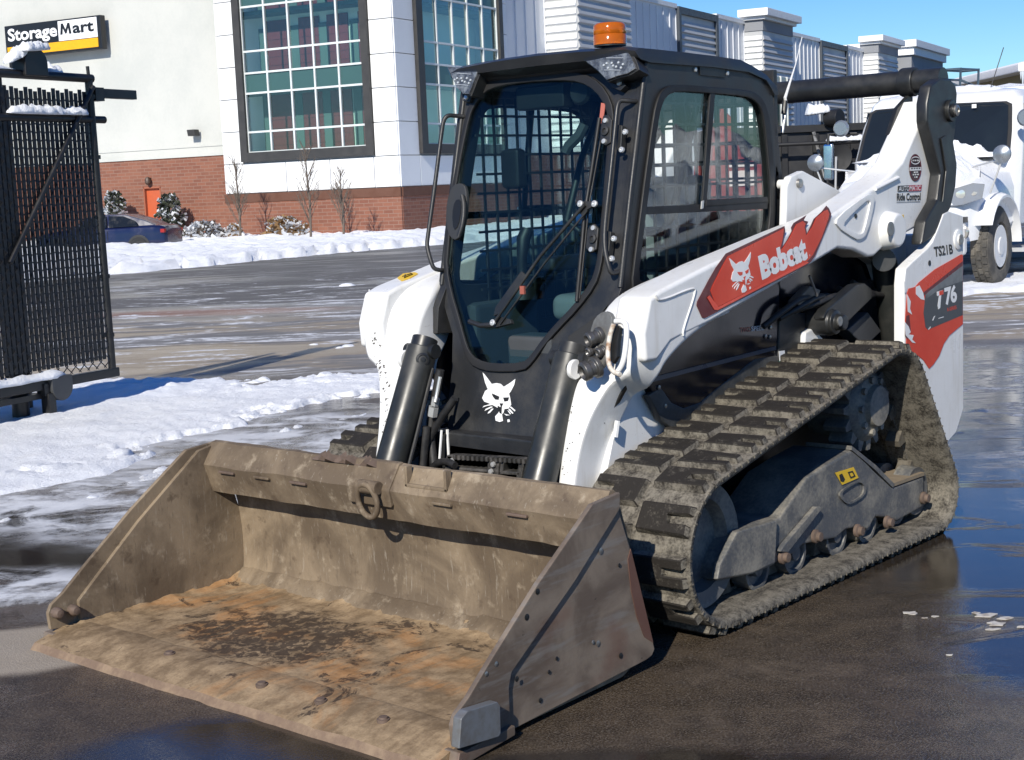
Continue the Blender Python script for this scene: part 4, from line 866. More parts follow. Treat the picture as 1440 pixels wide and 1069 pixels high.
# nose sections (y, profile): wide casting from the leg to the outer bulge
def nose_prof(dx, dz):
    return [V((x+dx, 0, z+dz)) for x, z in ((1.10, 1.215), (1.28, 1.190), (1.385, 1.150), (1.46, 1.09), (1.505, 1.02), (1.525, .95), (1.53, .885), (1.50, .845), (1.44, .855), (1.36, .90), (1.24, .95), (1.10, 1.0))]
legP = [(1.42, .93), (1.50, .93), (1.56, .875), (1.61, .80), (1.645, .70), (1.665, .60), (1.680, .495), (1.695, .36), (1.62, .28), (1.47, .30), (1.466, .438), (1.445, .60), (1.425, .70), (1.39, .78), (1.36, .86)]
for sg in (1, -1):
    def pm(mb): return mb if sg > 0 else mb.mirror()
    m = MB(); m.prism(armP, (0, -.135, 0)); arm = pm(m).build('lift_arm', WHT, L, bevel=.016, seg=3)
    m = MB(); secs = []
    NS = [((.98, 1.222), (.98, 1.02), .565, .685), ((1.12, 1.198), (1.12, 1.0), .55, .688), ((1.30, 1.168), (1.26, .955), .47, .688), ((1.405, 1.135), (1.34, .915), .435, .686), ((1.485, 1.065), (1.385, .885), .425, .682), ((1.517, .98), (1.40, .855), .425, .674), ((1.53, .905), (1.405, .83), .422, .655), ((1.540, .865), (1.408, .80), .42, .628), ((1.548, .845), (1.410, .785), .418, .575), ((1.565, .80), (1.415, .745), .415, .545), ((1.60, .72), (1.43, .675), .413, .51), ((1.636, .61), (1.448, .575), .413, .488), ((1.668, .49), (1.466, .45), .413, .485), ((1.69, .36), (1.48, .30), .413, .485)]
    def sec(f, r_, y0, y1):
        f, r_ = V((f[0], 0, f[1])), V((r_[0], 0, r_[1])); d = r_-f; l = d.length; b = min(.022 if f.z > .84 else .012, (y1-y0)*.3, l*.25); e = d/l
        return [f+e*t+V((0, y, 0)) for t, y in ((0, y0+b), (0, (y0+y1)/2), (0, y1-b), (b*.3, y1-b*.3), (b, y1), (l/2, y1), (l-b, y1), (l-b*.3, y1-b*.3), (l, y1-b), (l, y0+b), (l-b*.3, y0+b*.3), (l-b, y0), (b, y0), (b*.3, y0+b*.3))]
    raw = [sec(*q) for q in NS]
    for k in range(len(raw)-1):
        for j in range(3): secs.append([p.lerp(q, j/3) for p, q in zip(raw[k], raw[k+1])])
    secs.append(raw[-1])
    for i, s_ in enumerate(secs):
        fd = max(0, min(1, (24-i)/6))*max(0, min(1, (i-2)/4))
        for p in s_:
            k_ = max(0, min(1, (.62-p.y)/.19)); p.x -= .05*fd*k_; p.z -= .028*fd*k_
    for _ in range(2): secs = [secs[0]]+[[(a_+b_*2+c_)/4 for a_, b_, c_ in zip(secs[i-1], secs[i], secs[i+1])] for i in range(1, len(secs)-1)]+[secs[-1]]
    m.loft(secs); pm(m).build('arm_nose', WHT, arm, smooth=60, wn=True)
    m = MB(); m.cyl((1.545, .40, .875), (1.545, .42, .875), .036, 20); pm(m).build('pin_boss', WHT, arm, bevel=.006)
    if sg < 0:   # right arm: sticker on top
        m = MB(); q = [at(x, y, Z=1.20) for x, y in ((560, 391), (569, 383), (588, 382), (588, 386), (576, 395))]
    # link, pins
    rl = SY([(1304, 145), (1309, 120), (1322, 110), (1336, 110), (1345, 119), (1347, 132), (1345, 178), (1342, 200), (1347, 232), (1345, 262), (1338, 292), (1318, 330), (1296, 345), (1302, 310), (1318, 282), (1323, 244), (1313, 205), (1304, 172)], .745)
    m = MB(); m.prism(rl, (0, -.055, 0)); lk = pm(m).build('rear_link', BLKC, L, bevel=.012)
    m = MB(); m.prism(SY([(1322, 195), (1330, 190), (1333, 205), (1334, 240), (1330, 270), (1324, 285), (1329, 240)], .747), (0, .006, 0)); pm(m).build('link_web', BLKC, lk, bevel=.003)
    p = at(1335, 156, Y=.745); m = MB(); m.cyl(p+V((0, -.03, 0)), p+V((0, .018, 0)), .048, 24); m.cyl(p, p+V((0, .03, 0)), .030, 20); pm(m).build('pivot_collar', BLKC, lk, bevel=.005)
    m = MB(); m.lathe(p+V((0, .03, 0)), (0, 1, 0), [(.024, 0), (.024, .008), (.012, .012), (.010, .006), (0, .006)], 16); pm(m).build('pivot_bolt', STEEL, lk)
    # arm boss, rod, pocket
    p = at(1248, 324, Y=AY); m = MB(); m.lathe(p, (0, 1, 0), [(.085, -.02), (.078, .02), (.070, .05), (.062, .055)], 28); bs = pm(m).build('pin_boss', WHT, arm, bevel=.004)
    p2 = at(1252, 322, Y=AY+.055); m = MB(); m.lathe(p2, (0, 1, 0), [(.030, 0), (.030, .004), (.012, .006), (0, .003)], 18); pm(m).build('pin_bolt', STEEL, bs)
    a, b = at(1231, 266, Y=AY+.004), at(1263, 250, Y=AY+.004); m = MB(); m.tube([a, b], .008, 8); pm(m).build('weld_rod', WHT, arm, smooth=80)
    o_ = SY([(1173, 318), (1175, 305), (1216, 274), (1225, 273), (1229, 281), (1217, 330), (1209, 337), (1201, 337)], AY); i_ = SY([(1184, 319), (1186, 311), (1214, 284), (1220, 282), (1222, 286), (1213, 325), (1209, 329), (1203, 329)], AY)
    o2, i2 = smooth_poly(o_, 1), smooth_poly(i_, 1)
    m = MB(); m.ring(o2, i2, (0, .009, 0)); pk = pm(m).build('stiffener_rim', WHT, arm, bevel=.003)
    m = MB(); m.cyl(at(1203, 304, Y=AY), at(1203, 304, Y=AY)+V((0, .003, 0)), .010, 10); pm(m).build('drain_hole', INKD, arm)
    # raised outline near the nose
    w = SY([(922, 415), (926, 425), (975, 404), (979, 409), (960, 465), (961, 472)], AY+.001); m = MB(); m.tube(smooth_poly(w, 2, False), .004, 6); pm(m).build('stiffener_rim', WHT, arm, smooth=80)
    # lower black link, lift cylinder, grey box
    m = MB(); m.prism(SY([(1158, 447), (1164, 434), (1205, 400), (1217, 398), (1227, 406), (1227, 420), (1186, 460), (1172, 468)], .640), (0, -.05, 0)); cl = pm(m).build('control_link', BLKC, L, bevel=.010)
    p = at(1170, 453, Y=.640); m = MB(); m.lathe(p, (0, 1, 0), [(.055, -.11), (.055, 0), (.05, .006), (.05, .02), (.034, .024), (.032, .055), (.026, .06), (0, .06)], 24); pm(m).build('link_pivot', BLKC, cl, bevel=.003)
    p = at(1180, 452, Y=.70); m = MB(); m.lathe(p, (0, 1, 0), [(.020, 0), (.020, .006), (.008, .008), (0, .005)], 14); pm(m).build('pivot_bolt', STEEL, cl)
    m = MB(); m.cyl(at(1243, 366, Y=.60), at(1262, 512, Y=.60), .055, 24); lc = pm(m).build('lift_cylinder', CYLP, L, bevel=.004)
    m = MB(); m.prism(SY([(1192, 464), (1221, 439), (1240, 466), (1217, 488)], .60), (0, -.07, 0)); pm(m).build('stop_block', paint('grey stop block', (.06, .062, .066), .5), L, bevel=.006)
    m = MB(); m.cyl(at(1243, 366, Y=.66), at(1243, 366, Y=.54), .05, 20); pm(m).build('cylinder_eye', BLKC, lc, bevel=.004)
    m = MB(); m.prism(SY([(1205, 352), (1232, 372), (1240, 395), (1275, 380), (1275, 330), (1240, 330)], .56), (0, -.05, 0)); pm(m).build('inner_arm_plate', WHT, arm, bevel=.005)
    m = MB(); m.prism(SY([(1107, 262), (1113, 248), (1130, 240), (1180, 267), (1195, 285), (1160, 320), (1105, 330)], .50), (0, -.035, 0)); ap = pm(m).build('arm_stop_plate', WHT, L, bevel=.008)
    m = MB(); m.lathe(at(1123, 258, Y=.50), (0, 1, 0), [(.02, 0), (.018, .012), (.0, .014)], 12); pm(m).build('stop_bolt', STEEL, ap)
    m = MB(); m.lathe(at(1111, 259, Y=.50)-V((0, .05, 0)), (0, 1, 0), [(.02, 0), (.02, .03)], 12); pm(m).build('stop_pin', WHT, ap)
    # tail upright
    tw = SY([(1272, 400), (1274, 378), (1284, 368), (1305, 349), (1312, 340), (1322, 315), (1327, 301), (1335, 297), (1355, 304), (1355, 575), (1345, 608), (1330, 625), (1290, 640), (1272, 620)], .75)
    m = MB(); m.prism(tw, (0, -.05, 0)); up_ = pm(m).build('tail_upright', WHT, L, bevel=.006)
    p = at(1347, 337, Y=.75); m = MB(); m.lathe(p, (0, 1, 0), [(.048, -.01), (.045, .006), (.040, .008), (.024, .009), (.024, .014), (.010, .016), (0, .012)], 22); pm(m).build('upright_pin', WHT, up_)
    m = MB(); m.lathe(p+V((0, .0095, 0)), (0, 1, 0), [(.023, 0), (.023, .008), (.009, .010), (0, .006)], 16); pm(m).build('pin_bolt', STEEL, up_)
    m = MB(); m.lathe(at(1307, 370, Y=.7505), (0, 1, 0), [(.012, 0), (.012, .002), (0, .002)], 12); pm(m).build('drain_hole', INKD, up_)
    if sg > 0: ARM, UPR, NOSEARM = arm, up_, arm
    else: ARMR = arm
bpy.context.view_layer.update(); m = MB(); pc_, nc_ = ray_at(573, 390); q = [(atp(x, y, pc_, nc_), nc_) for x, y in ((559, 392), (567, 386), (584, 384), (588, 386), (577, 392), (565, 396))]; cq = sum((a for a, b in q), V())/6; nq = q[0][1]; m.mesh([a+b*.004 for a, b in q]+[a+b*.001 for a, b in q], [[0, 1, 4, 5], [1, 2, 3, 4]]+[[i, (i+1) % 6, 6+(i+1) % 6, 6+i] for i in range(6)]); m.build('warning_sticker', YELD, ARMR, smooth=0)
m = MB(); q2 = [cq+(a-cq)*.5+b*.0055 for a, b in q]; m.tube([q2[0], q2[2], q2[3], q2[5], q2[1]], .002, 4); m.build('sticker_print', INKD, ARMR)
# tube between the arms, tail gate, engine hood
tz, tx = 1.895, -.725
m = MB(); m.cyl((tx, -.72, tz), (tx, .72, tz), .052, 28); tb_ = m.build('cross_tube', BLKC, L)
for y in (.56, -.56): m = MB(); m.cyl((tx, y-.035, tz), (tx, y+.035, tz), .064, 28); m.build('tube_collar', BLKC, tb_, bevel=.008)
for s_ in (1, -1): m = MB(); q = SY([(1262, 152), (1284, 128), (1284, 150), (1255, 190), (1250, 190)], .57); m.prism([(p.x, p.y*s_, p.z) for p in q], (0, -.02*s_, 0)); m.build('tube_gusset', BLKC, tb_, bevel=.004)
m = MB(); m.box((-.84, -.69, .33), (-.78, .69, 1.22)); tg = m.build('tailgate', WHT, L, bevel=.015)
m = MB(); m.prism([(.25, -.42, .62), (.25, -.42, 1.30), (.10, -.42, 1.36), (-.60, -.42, 1.30), (-.76, -.42, 1.12), (-.76, -.42, .62)], (0, .84, 0)); hd = m.build('engine_hood', BLKP, L, bevel=.03)
for k in range(8): m = MB(); m.box((-.02-.09*k, -.32, 1.335-.008*k), (.03-.09*k, .32, 1.36-.008*k)); m.build('hood_louvre', BLKP, hd, bevel=.004)
m = MB()
for k in range(8): m.box((-.70, .46, 1.06+.035*k), (-.58, .50, 1.08+.035*k))
m.box((-.60, .45, 1.02), (-.56, .51, 1.36)); m.build('cooler_fins', WHT, hd)
# tangle of hoses and fittings under the arm
random.seed(3)
for k in range(7):
    x0, y0 = 1060+k*14, 400-k*5
    hose([(x0, y0+10*math.sin(k)), (x0+25, y0+18), (x0+52, y0+8*math.cos(k*2)), (x0+80, y0-12)], .0, .012) if False else None
    pts = smooth_poly([V((.55-.12*k, .56, .93+.02*k)), V((.45-.12*k, .60, .99)), V((.30-.12*k, .60, 1.03-.01*k)), V((.15-.1*k, .57, 1.0))], 2, False); m = MB(); m.tube(pts, .013, 8); m.build('hydraulic_hose', HOSE, L, smooth=80)
m = MB(); m.prism(SY([(1118, 425), (1140, 402), (1155, 408), (1148, 425), (1130, 435)], .60), (0, -.04, 0)); m.build('valve_block', paint('dull brown valve', (.10, .09, .075), .5), L, bevel=.006)
m = MB(); m.tube([at(1138, 388, Y=.62), at(1143, 400, Y=.62), at(1149, 416, Y=.62)], .006, 6); m.build('steel_line', STEEL, L)
# couplers on the arm nose
CYX = 1.55
cp = NOSEARM
def cpx(x, y, off=0.): return atp(x, y, V((1.53, .46, .95))+V((1, -.25, .25)).normalized()*off, V((1, -.25, .25)).normalized())
nv = V((1, -.25, .25)).normalized(); GUN = paint('gunmetal coupler', (.16, .155, .15), .38, .7, dirt=(.07, .065, .06), scale=22, amt=.7)
rec = smooth_poly([cpx(*q, .004) for q in ((838, 455), (848, 441), (862, 438), (868, 450), (862, 470), (858, 505), (850, 522), (836, 515), (832, 490))], 1)
m = MB(); m.prism(rec, nv*.02); m.build('coupler_block', paint('grey coupler block', (.20, .20, .19), .5, .3, dirt=(.10, .095, .09), scale=16, amt=.7), cp, bevel=.006)
for (x, y, r, ln) in ((846, 471, .026, .06), (841, 515, .034, .065), (841, 490, .017, .045), (850, 493, .018, .03)):
    p = cpx(x, y, .02); ax = V((.86, -.40, -.25)).normalized()
    m = MB(); m.lathe(p, ax, [(r*1.15, 0), (r*1.15, ln*.25), (r*.85, ln*.3), (r*.85, ln*.55), (r, ln*.6), (r, ln*.9), (r*.7, ln), (r*.5, ln*.8), (0, ln*.8)], 20); m.build('hydraulic_coupler', GUN, cp, bevel=.002)
grd = smooth_poly([cpx(*q, .045) for q in ((863, 456), (858, 470), (855, 490), (855, 508), (860, 522), (872, 527))], 2, False); m = MB(); m.tube(grd, .0085, 8); m.build('coupler_guard', paint('chipped rusty guard', (.70, .66, .58), .5, dirt=(.26, .12, .04), scale=30, amt=1., fine=50), cp, smooth=80)
g2 = [(866, 452), (874, 452), (880, 456), (876, 470), (874, 500), (870, 520), (864, 524), (866, 500), (868, 470)]
m = MB(); m.prism([cpx(*q, .02) for q in ((864, 462), (872, 458), (876, 462), (873, 482), (872, 502), (866, 512), (861, 505), (862, 482))], nv*.012); m.build('guard_slot', INKD, cp)
for q in ((874, 512), (846, 530)): pass
gl = smooth_poly([cpx(*q, .03) for q in ((866, 452), (877, 452), (882, 460), (880, 490), (876, 512), (868, 524))], 2, False); m = MB(); m.tube(gl, .010, 8); m.build('coupler_guard', WHT, cp, smooth=80)
m = MB(); m.prism([at(x, y, X=1.47) for x, y in ((864, 575), (884, 535), (888, 526), (886, 540), (876, 558), (868, 573))], (.02, 0, 0)); m.build('nose_gap', INKD, cp)
m = MB(); m.tube([at(868, 592, Y=.53), at(865, 615, Y=.53)], .010, 6); m.build('leg_bracket', WHT, cp)
# scratches / chips on the arm legs and noses: each chip a thin flake of bare dark paint
random.seed(11)
CHIP = paint('chipped paint', (.10, .09, .08), .7)
def chips(pts, name='paint_chip'):
    for (p, n, s) in pts:
        u = n.orthogonal().normalized(); w = n.cross(u); a0 = random.random()*6; k = 6
        m = MB(); m.prism([p+(u*math.cos(a0+i*6.28/k)*s*(.4+random.random())+w*math.sin(a0+i*6.28/k)*s*(.3+.7*random.random())) for i in range(k)], n*.0012); m.build(name, CHIP, cp if p.y > 0 else ARMR, smooth=0)
def ray_chips(L_, arm):
    bpy.context.view_layer.update(); dg = bpy.context.evaluated_depsgraph_get(); out = []
    for x, y, s in L_:
        h = S.ray_cast(dg, CAM, ray(x, y).normalized())
        if h[0] and (h[1]-CAM).length < 6.3 and 'arm' in h[4].name: n = h[2] if h[2].dot(ray(x, y)) < 0 else -h[2]; out.append((h[1], n, s))
    return out
def drand(x0, y0, x1, y1, n, s0, s1, jit): return [(x0+(x1-x0)*t+random.uniform(-jit, jit), y0+(y1-y0)*t+random.uniform(-jit, jit), random.uniform(s0, s1)) for t in [random.random() for _ in range(n)]]
chips(ray_chips(drand(526, 470, 545, 560, 34, .002, .007, 6)+drand(541, 560, 538, 640, 12, .0015, .004, 5), ARMR))
chips(ray_chips(drand(800, 560, 797, 680, 26, .0015, .004, 7)+drand(866, 412, 876, 414, 8, .003, .007, 4)+[(815, 610, .004), (850, 595, .003), (912, 560, .004), (905, 622, .004)], ARM))
# ------------------------------------------------------------------ decals on the arm and upright
def decal(L_, Y, t, mat, par, name='decal'):
    m = MB(); m.prism(SY(L_, Y), (0, t, 0)); return m.build(name, mat, par, smooth=0)
z7 = lambda L_: [(940+x/5.346, 280+y/5.346) for x, y in L_]
dcl = decal(z7([(210, 800), (215, 770), (300, 610), (355, 515), (430, 410), (870, 203), (877, 240), (862, 310), (850, 370), (895, 300), (925, 240), (920, 215), (940, 180), (1035, 122), (1015, 160), (1048, 170), (1030, 210), (1040, 262), (1060, 220), (1090, 150), (1150, 95), (1185, 50), (1205, 70), (1222, 110), (1215, 150), (1100, 430), (1070, 470), (1035, 500), (270, 897), (250, 890)]), AY+.0015, .0015, DRED, ARM)
decal(z7([(315, 690), (330, 650), (400, 510), (445, 430), (865, 222), (865, 240), (855, 310), (838, 375), (850, 380), (905, 300), (960, 190), (1010, 165), (1030, 185), (1022, 215), (1034, 275), (1080, 210), (1110, 140), (1170, 90), (1195, 80), (1208, 112), (1200, 150), (1150, 290), (1085, 420), (1050, 460), (1000, 490), (375, 808), (355, 800)]), AY+.0032, .0012, RED, ARM)
decal(z7([(290, 740), (310, 725), (375, 812), (1040, 470), (1055, 478), (1020, 498), (370, 835), (345, 833)]), AY+.0046, .0008, paint('bright red line', (.78, .08, .04), .3), ARM)
HEAD = [(1065, 145), (1080, 160), (1100, 185), (1140, 240), (1180, 232), (1215, 238), (1240, 262), (1290, 230), (1335, 195), (1325, 245), (1297, 300), (1283, 318), (1291, 350), (1300, 410), (1275, 442), (1245, 447), (1236, 480), (1224, 490), (1232, 545), (1205, 555), (1172, 545), (1168, 510), (1195, 480), (1200, 445), (1165, 425), (1110, 400), (1078, 390), (1060, 360), (1085, 300), (1108, 285), (1085, 230)]
EYES = [[(1140, 318), (1170, 330), (1205, 345), (1198, 372), (1170, 370), (1150, 345)], [(1235, 352), (1285, 348), (1275, 380), (1245, 385)], [(1205, 400), (1238, 400), (1225, 425), (1222, 490), (1205, 480), (1200, 450), (1215, 425)], [(1190, 420), (1210, 430), (1200, 475), (1190, 460)]]
WHISK = [[(1062, 440), (1075, 425), (1130, 408), (1150, 415), (1100, 425)], [(1080, 468), (1090, 450), (1135, 428), (1152, 432), (1105, 455)], [(1105, 490), (1112, 475), (1142, 445), (1156, 447), (1125, 482)], [(1280, 425), (1300, 425), (1334, 455), (1328, 464), (1300, 440)], [(1275, 440), (1290, 445), (1318, 478), (1310, 484), (1285, 460)], [(1268, 455), (1280, 460), (1298, 485), (1290, 488)], [(1240, 485), (1290, 495), (1260, 500)], [(1268, 532), (1285, 530), (1288, 550), (1270, 555)]]
def cat_head(fn, nrm, par, mat=DWHT, ink=INKD):
    """fn maps the emblem's own sheet coordinates to the surface"""
    m = MB(); m.prism([fn(*p) for p in HEAD], nrm*.0012); e = m.build('emblem', mat, par, smooth=0)
    m = MB()
    for w_ in WHISK: m.prism([fn(*p) for p in w_], nrm*.0011)
    m.build('emblem', mat, par, smooth=0); m = MB()
    for w_ in EYES: m.prism([fn(*p)+nrm*.0013 for p in w_], nrm*.0006)
    m.build('emblem', ink, par, smooth=0)
def affine(src, dst):
    (x0, y0), (x1, y1), (x2, y2) = src; det = (x1-x0)*(y2-y0)-(x2-x0)*(y1-y0); O, A, B = dst
    def f(x, y):
        u = ((x-x0)*(y2-y0)-(x2-x0)*(y-y0))/det; v = ((x1-x0)*(y-y0)-(x-x0)*(y1-y0))/det; return O+(A-O)*u+(B-O)*v
    return f
src = [(1065, 145), (1335, 195), (1200, 552)]
cat_head(affine(src, SY([(1025, 363), (1055.5, 354.5), (1046.5, 411)], AY+.0045)), V((0, 1, 0)), ARM, ink=RED)
a, b, c = SY(z7([(705, 612), (1050, 452), (672, 430)]), AY+.0048)
text_faces('Bobcat', a, (b-a), (c-a)*1.0, DWHT, ARM, bold=.06, spacing=.92)
a, b, c = SY(z7([(1058, 432), (1068, 427), (1056, 418)]), AY+.0048); text_faces('®', a, b-a, c-a, DWHT, ARM, bold=0)
# round sticker, ride control label, lift sticker
p = at(1287, 236, Y=AY+.0015); m = MB(); m.lathe(p, (0, 1, 0), [(.0585, 0), (.0585, .0012), (0, .0012)], 36); sk_ = m.build('round_sticker', paint('maroon black sticker', (.035, .012, .016), .4), ARM)
for z0, z1, w_, mt_ in ((-.012, .002, .056, DWHT),):
    m = MB(); m.box((p.x-w_, p.y+.0013, p.z+z0), (p.x+w_, p.y+.0019, p.z+z1)); m.build('sticker_band', mt_, ARM)
m = MB(); m.ring([p+V((.044*math.cos(t_), .0014, .031+.017*math.sin(t_))) for t_ in [i*.2094 for i in range(30)]], [p+V((.040*math.cos(t_), .0014, .031+.013*math.sin(t_))) for t_ in [i*.2094 for i in range(30)]], (0, .0006, 0)); m.build('sticker_ring', DWHT, ARM)
m = MB(); m.ring([p+V((.055*math.cos(t_), .0014, .055*math.sin(t_))) for t_ in [i*.2094 for i in range(30)]], [p+V((.053*math.cos(t_), .0014, .053*math.sin(t_))) for t_ in [i*.2094 for i in range(30)]], (0, .0006, 0)); m.build('sticker_ring', paint('maroon ring', (.25, .03, .05), .4), ARM)
for (u0, u1, v) in ((-.03, .03, .028), (-.045, .045, -.006), (-.022, .022, -.022), (-.03, .03, -.032), (-.016, .016, -.043)):
    m = MB(); n_ = int((u1-u0)/.006)
    for i in range(n_):
        if i % 4 != 3: m.box((p.x+u0+i*.006, p.y+.0021, p.z+v), (p.x+u0+i*.006+.004, p.y+.0024, p.z+v+.006))
    m.build('fine_print', INKD if v == -.006 else DWHT, ARM, smooth=0)
z1 = lambda L_: [(1080+x/5.089, 90+y/5.089) for x, y in L_]
decal(z1([(930, 872), (1100, 865), (1094, 908), (928, 915)]), AY+.0015, .001, INKD, ARM); decal(z1([(1010, 869), (1100, 865), (1094, 908), (1008, 912)]), AY+.0028, .0006, paint('crimson print', (.42, .02, .05), .4), ARM)
a, b, c = SY(z1([(935, 911), (1092, 904), (937, 876)]), AY+.0037); text_faces('AUTOMATIC', a, b-a, c-a, DWHT, ARM, bold=.008)
a, b, c = SY(z1([(922, 980), (1092, 975), (924, 925)]), AY+.002); text_faces('Ride Control', a, b-a, c-a, INKD, ARM, bold=.03)
decal(z1([(920, 992), (1088, 986), (1088, 983), (920, 989)]), AY+.0015, .0006, INKD, ARM)
z2 = lambda L_: [(1080+x/4.859, 280+y/4.859) for x, y in L_]
decal(z2([(866, 140), (925, 105), (936, 178), (890, 212)]), AY+.0015, .001, YELD, ARM); decal(z2([(890, 150), (897, 146), (900, 180), (920, 165), (921, 170), (900, 190), (893, 185)]), AY+.0028, .0006, INKD, ARM)
# tail upright: number, red flash, grey field, model figure
z4 = lambda L_: [(1220+x/5.94, 290+y/5.94) for x, y in L_]
UY = .7515
a, b, c = SY(z4([(560, 425), (716, 398), (552, 340)]), UY); text_faces('TS21B', a, b-a, c-a, INKD, UPR, bold=.03)
decal(z2([(943, 1020), (945, 900), (935, 830), (950, 640), (960, 612), (1005, 600), (1030, 570), (1140, 480), (1320, 378), (1330, 382), (1330, 855), (1240, 930), (1200, 990), (1170, 1069), (1130, 1130), (1100, 1160), (1060, 1100), (1000, 1050)]), UY, .0012, RED, UPR)
decal(z2([(1045, 660), (1060, 640), (1330, 425), (1330, 455), (1075, 655)]), UY+.0014, .0006, DRED, UPR)
decal(z2([(1075, 655), (1100, 630), (1330, 455), (1330, 792), (1090, 893), (1075, 875), (1062, 780)]), UY+.0014, .0007, DGREY, UPR)
decal(z2([(1075, 655), (1100, 630), (1330, 455), (1330, 560), (1180, 610), (1085, 680)]), UY+.0022, .0004, paint('silver grey print', (.17, .18, .185), .35, dirt=(.10, .105, .11), scale=9, amt=.9), UPR)
decal(z2([(945, 800), (965, 790), (975, 900), (950, 960), (935, 930)]), UY+.0014, .0006, DRED, UPR)
for q in ([(1010, 600), (1035, 590), (1060, 640), (1070, 690), (1045, 685), (1010, 650)], [(935, 840), (960, 870), (975, 910), (960, 925), (995, 930), (985, 960), (1010, 985), (985, 980), (940, 930)], [(950, 650), (975, 700), (970, 750), (985, 790), (955, 770)], [(930, 560), (950, 600), (945, 640), (932, 640)]):
    decal(z2(q), UY+.0024, .0005, DWHT, UPR, 'paint_scrape')
a, b, c = SY(z4([(575, 862), (612, 845), (570, 745)]), UY+.0028); 
decal(z4([(590, 862), (585, 830), (598, 745), (580, 750), (578, 715), (632, 700), (634, 735), (615, 742), (606, 850)]), UY+.0024, .0007, DWHT, UPR, 'lettering')
decal(z4([(598, 712), (632, 700), (634, 735), (600, 748)]), UY+.0032, .0005, RED, UPR, 'lettering')
a, b, c = SY(z4([(650, 832), (750, 800), (640, 680)]), UY+.0026); text_faces('76', a, b-a, c-a, DWHT, UPR, bold=.04, spacing=.9)
a, b, c = SY(z4([(668, 880), (745, 858), (665, 850)]), UY+.0026); text_faces('R-SERIES', a, b-a, c-a, RED, UPR, bold=.02)
for q in ([(540, 955), (555, 920), (568, 915), (560, 925), (548, 955)], [(592, 935), (635, 922), (635, 928), (593, 940)], [(505, 1030), (525, 1005), (528, 1012), (512, 1032)]): decal(z4(q), UY+.0026, .0005, DWHT, UPR, 'paint_scrape')
# ------------------------------------------------------------------ cab
CP_, CN_ = V((1.102, 0, 1.935)), V((1, 0, .249)).normalized()
def F_(L_, off=0.): return [atp(x, y, CP_+CN_*off, CN_) for x, y in L_]
def FQ(x, y, off=0.): return atp(x, y, CP_+CN_*off, CN_)
FO = [(652, 96), (646, 140), (640, 190), (628, 300), (617, 395), (621, 420), (636, 470), (635, 518), (630, 567), (629, 612), (640, 617), (690, 622), (748, 629), (762, 590), (790, 520), (815, 480), (850, 435), (874, 404), (888, 275), (910, 84), (860, 78), (760, 80), (690, 88)]
FI = [(682, 126), (668, 146), (661, 163), (651, 210), (645, 245), (636, 300), (632, 345), (629, 378), (636, 415), (645, 445), (655, 482), (661, 499), (672, 511), (695, 517), (738, 516), (750, 505), (766, 482), (785, 460), (812, 432), (836, 400), (844, 375), (848, 345), (856, 250), (862, 175), (858, 148), (843, 124), (820, 111), (790, 109), (740, 112), (705, 117)]
FIs = smooth_poly(F_(FI), 1)
o_, i_ = angle_match(F_(FO), FIs, 60)
m = MB(); m.ring(o_, i_, CN_*-.035); cab = m.build('cab', BLKP, L, bevel=.004, smooth=30)
# rubber gasket and glass of the door
c = sum(FIs, V())/len(FIs); gi = [c+(p-c)*.975+CN_*.0 for p in FIs]; go = [c+(p-c)*1.035 for p in FIs]
door = bpy.data.objects.new('front_door', None)
m = MB(); m.ring([p+CN_*.001 for p in go], [p+CN_*.001 for p in gi], CN_*.014); door_ = m.build('front_door', GASK, L, bevel=.005, smooth=60); bpy.data.objects.remove(door); door = door_
m = MB(); m.prism([c+(p-c)*.985-CN_*.004 for p in FIs], CN_*.006); m.build('glass', GLF, door, smooth=0)
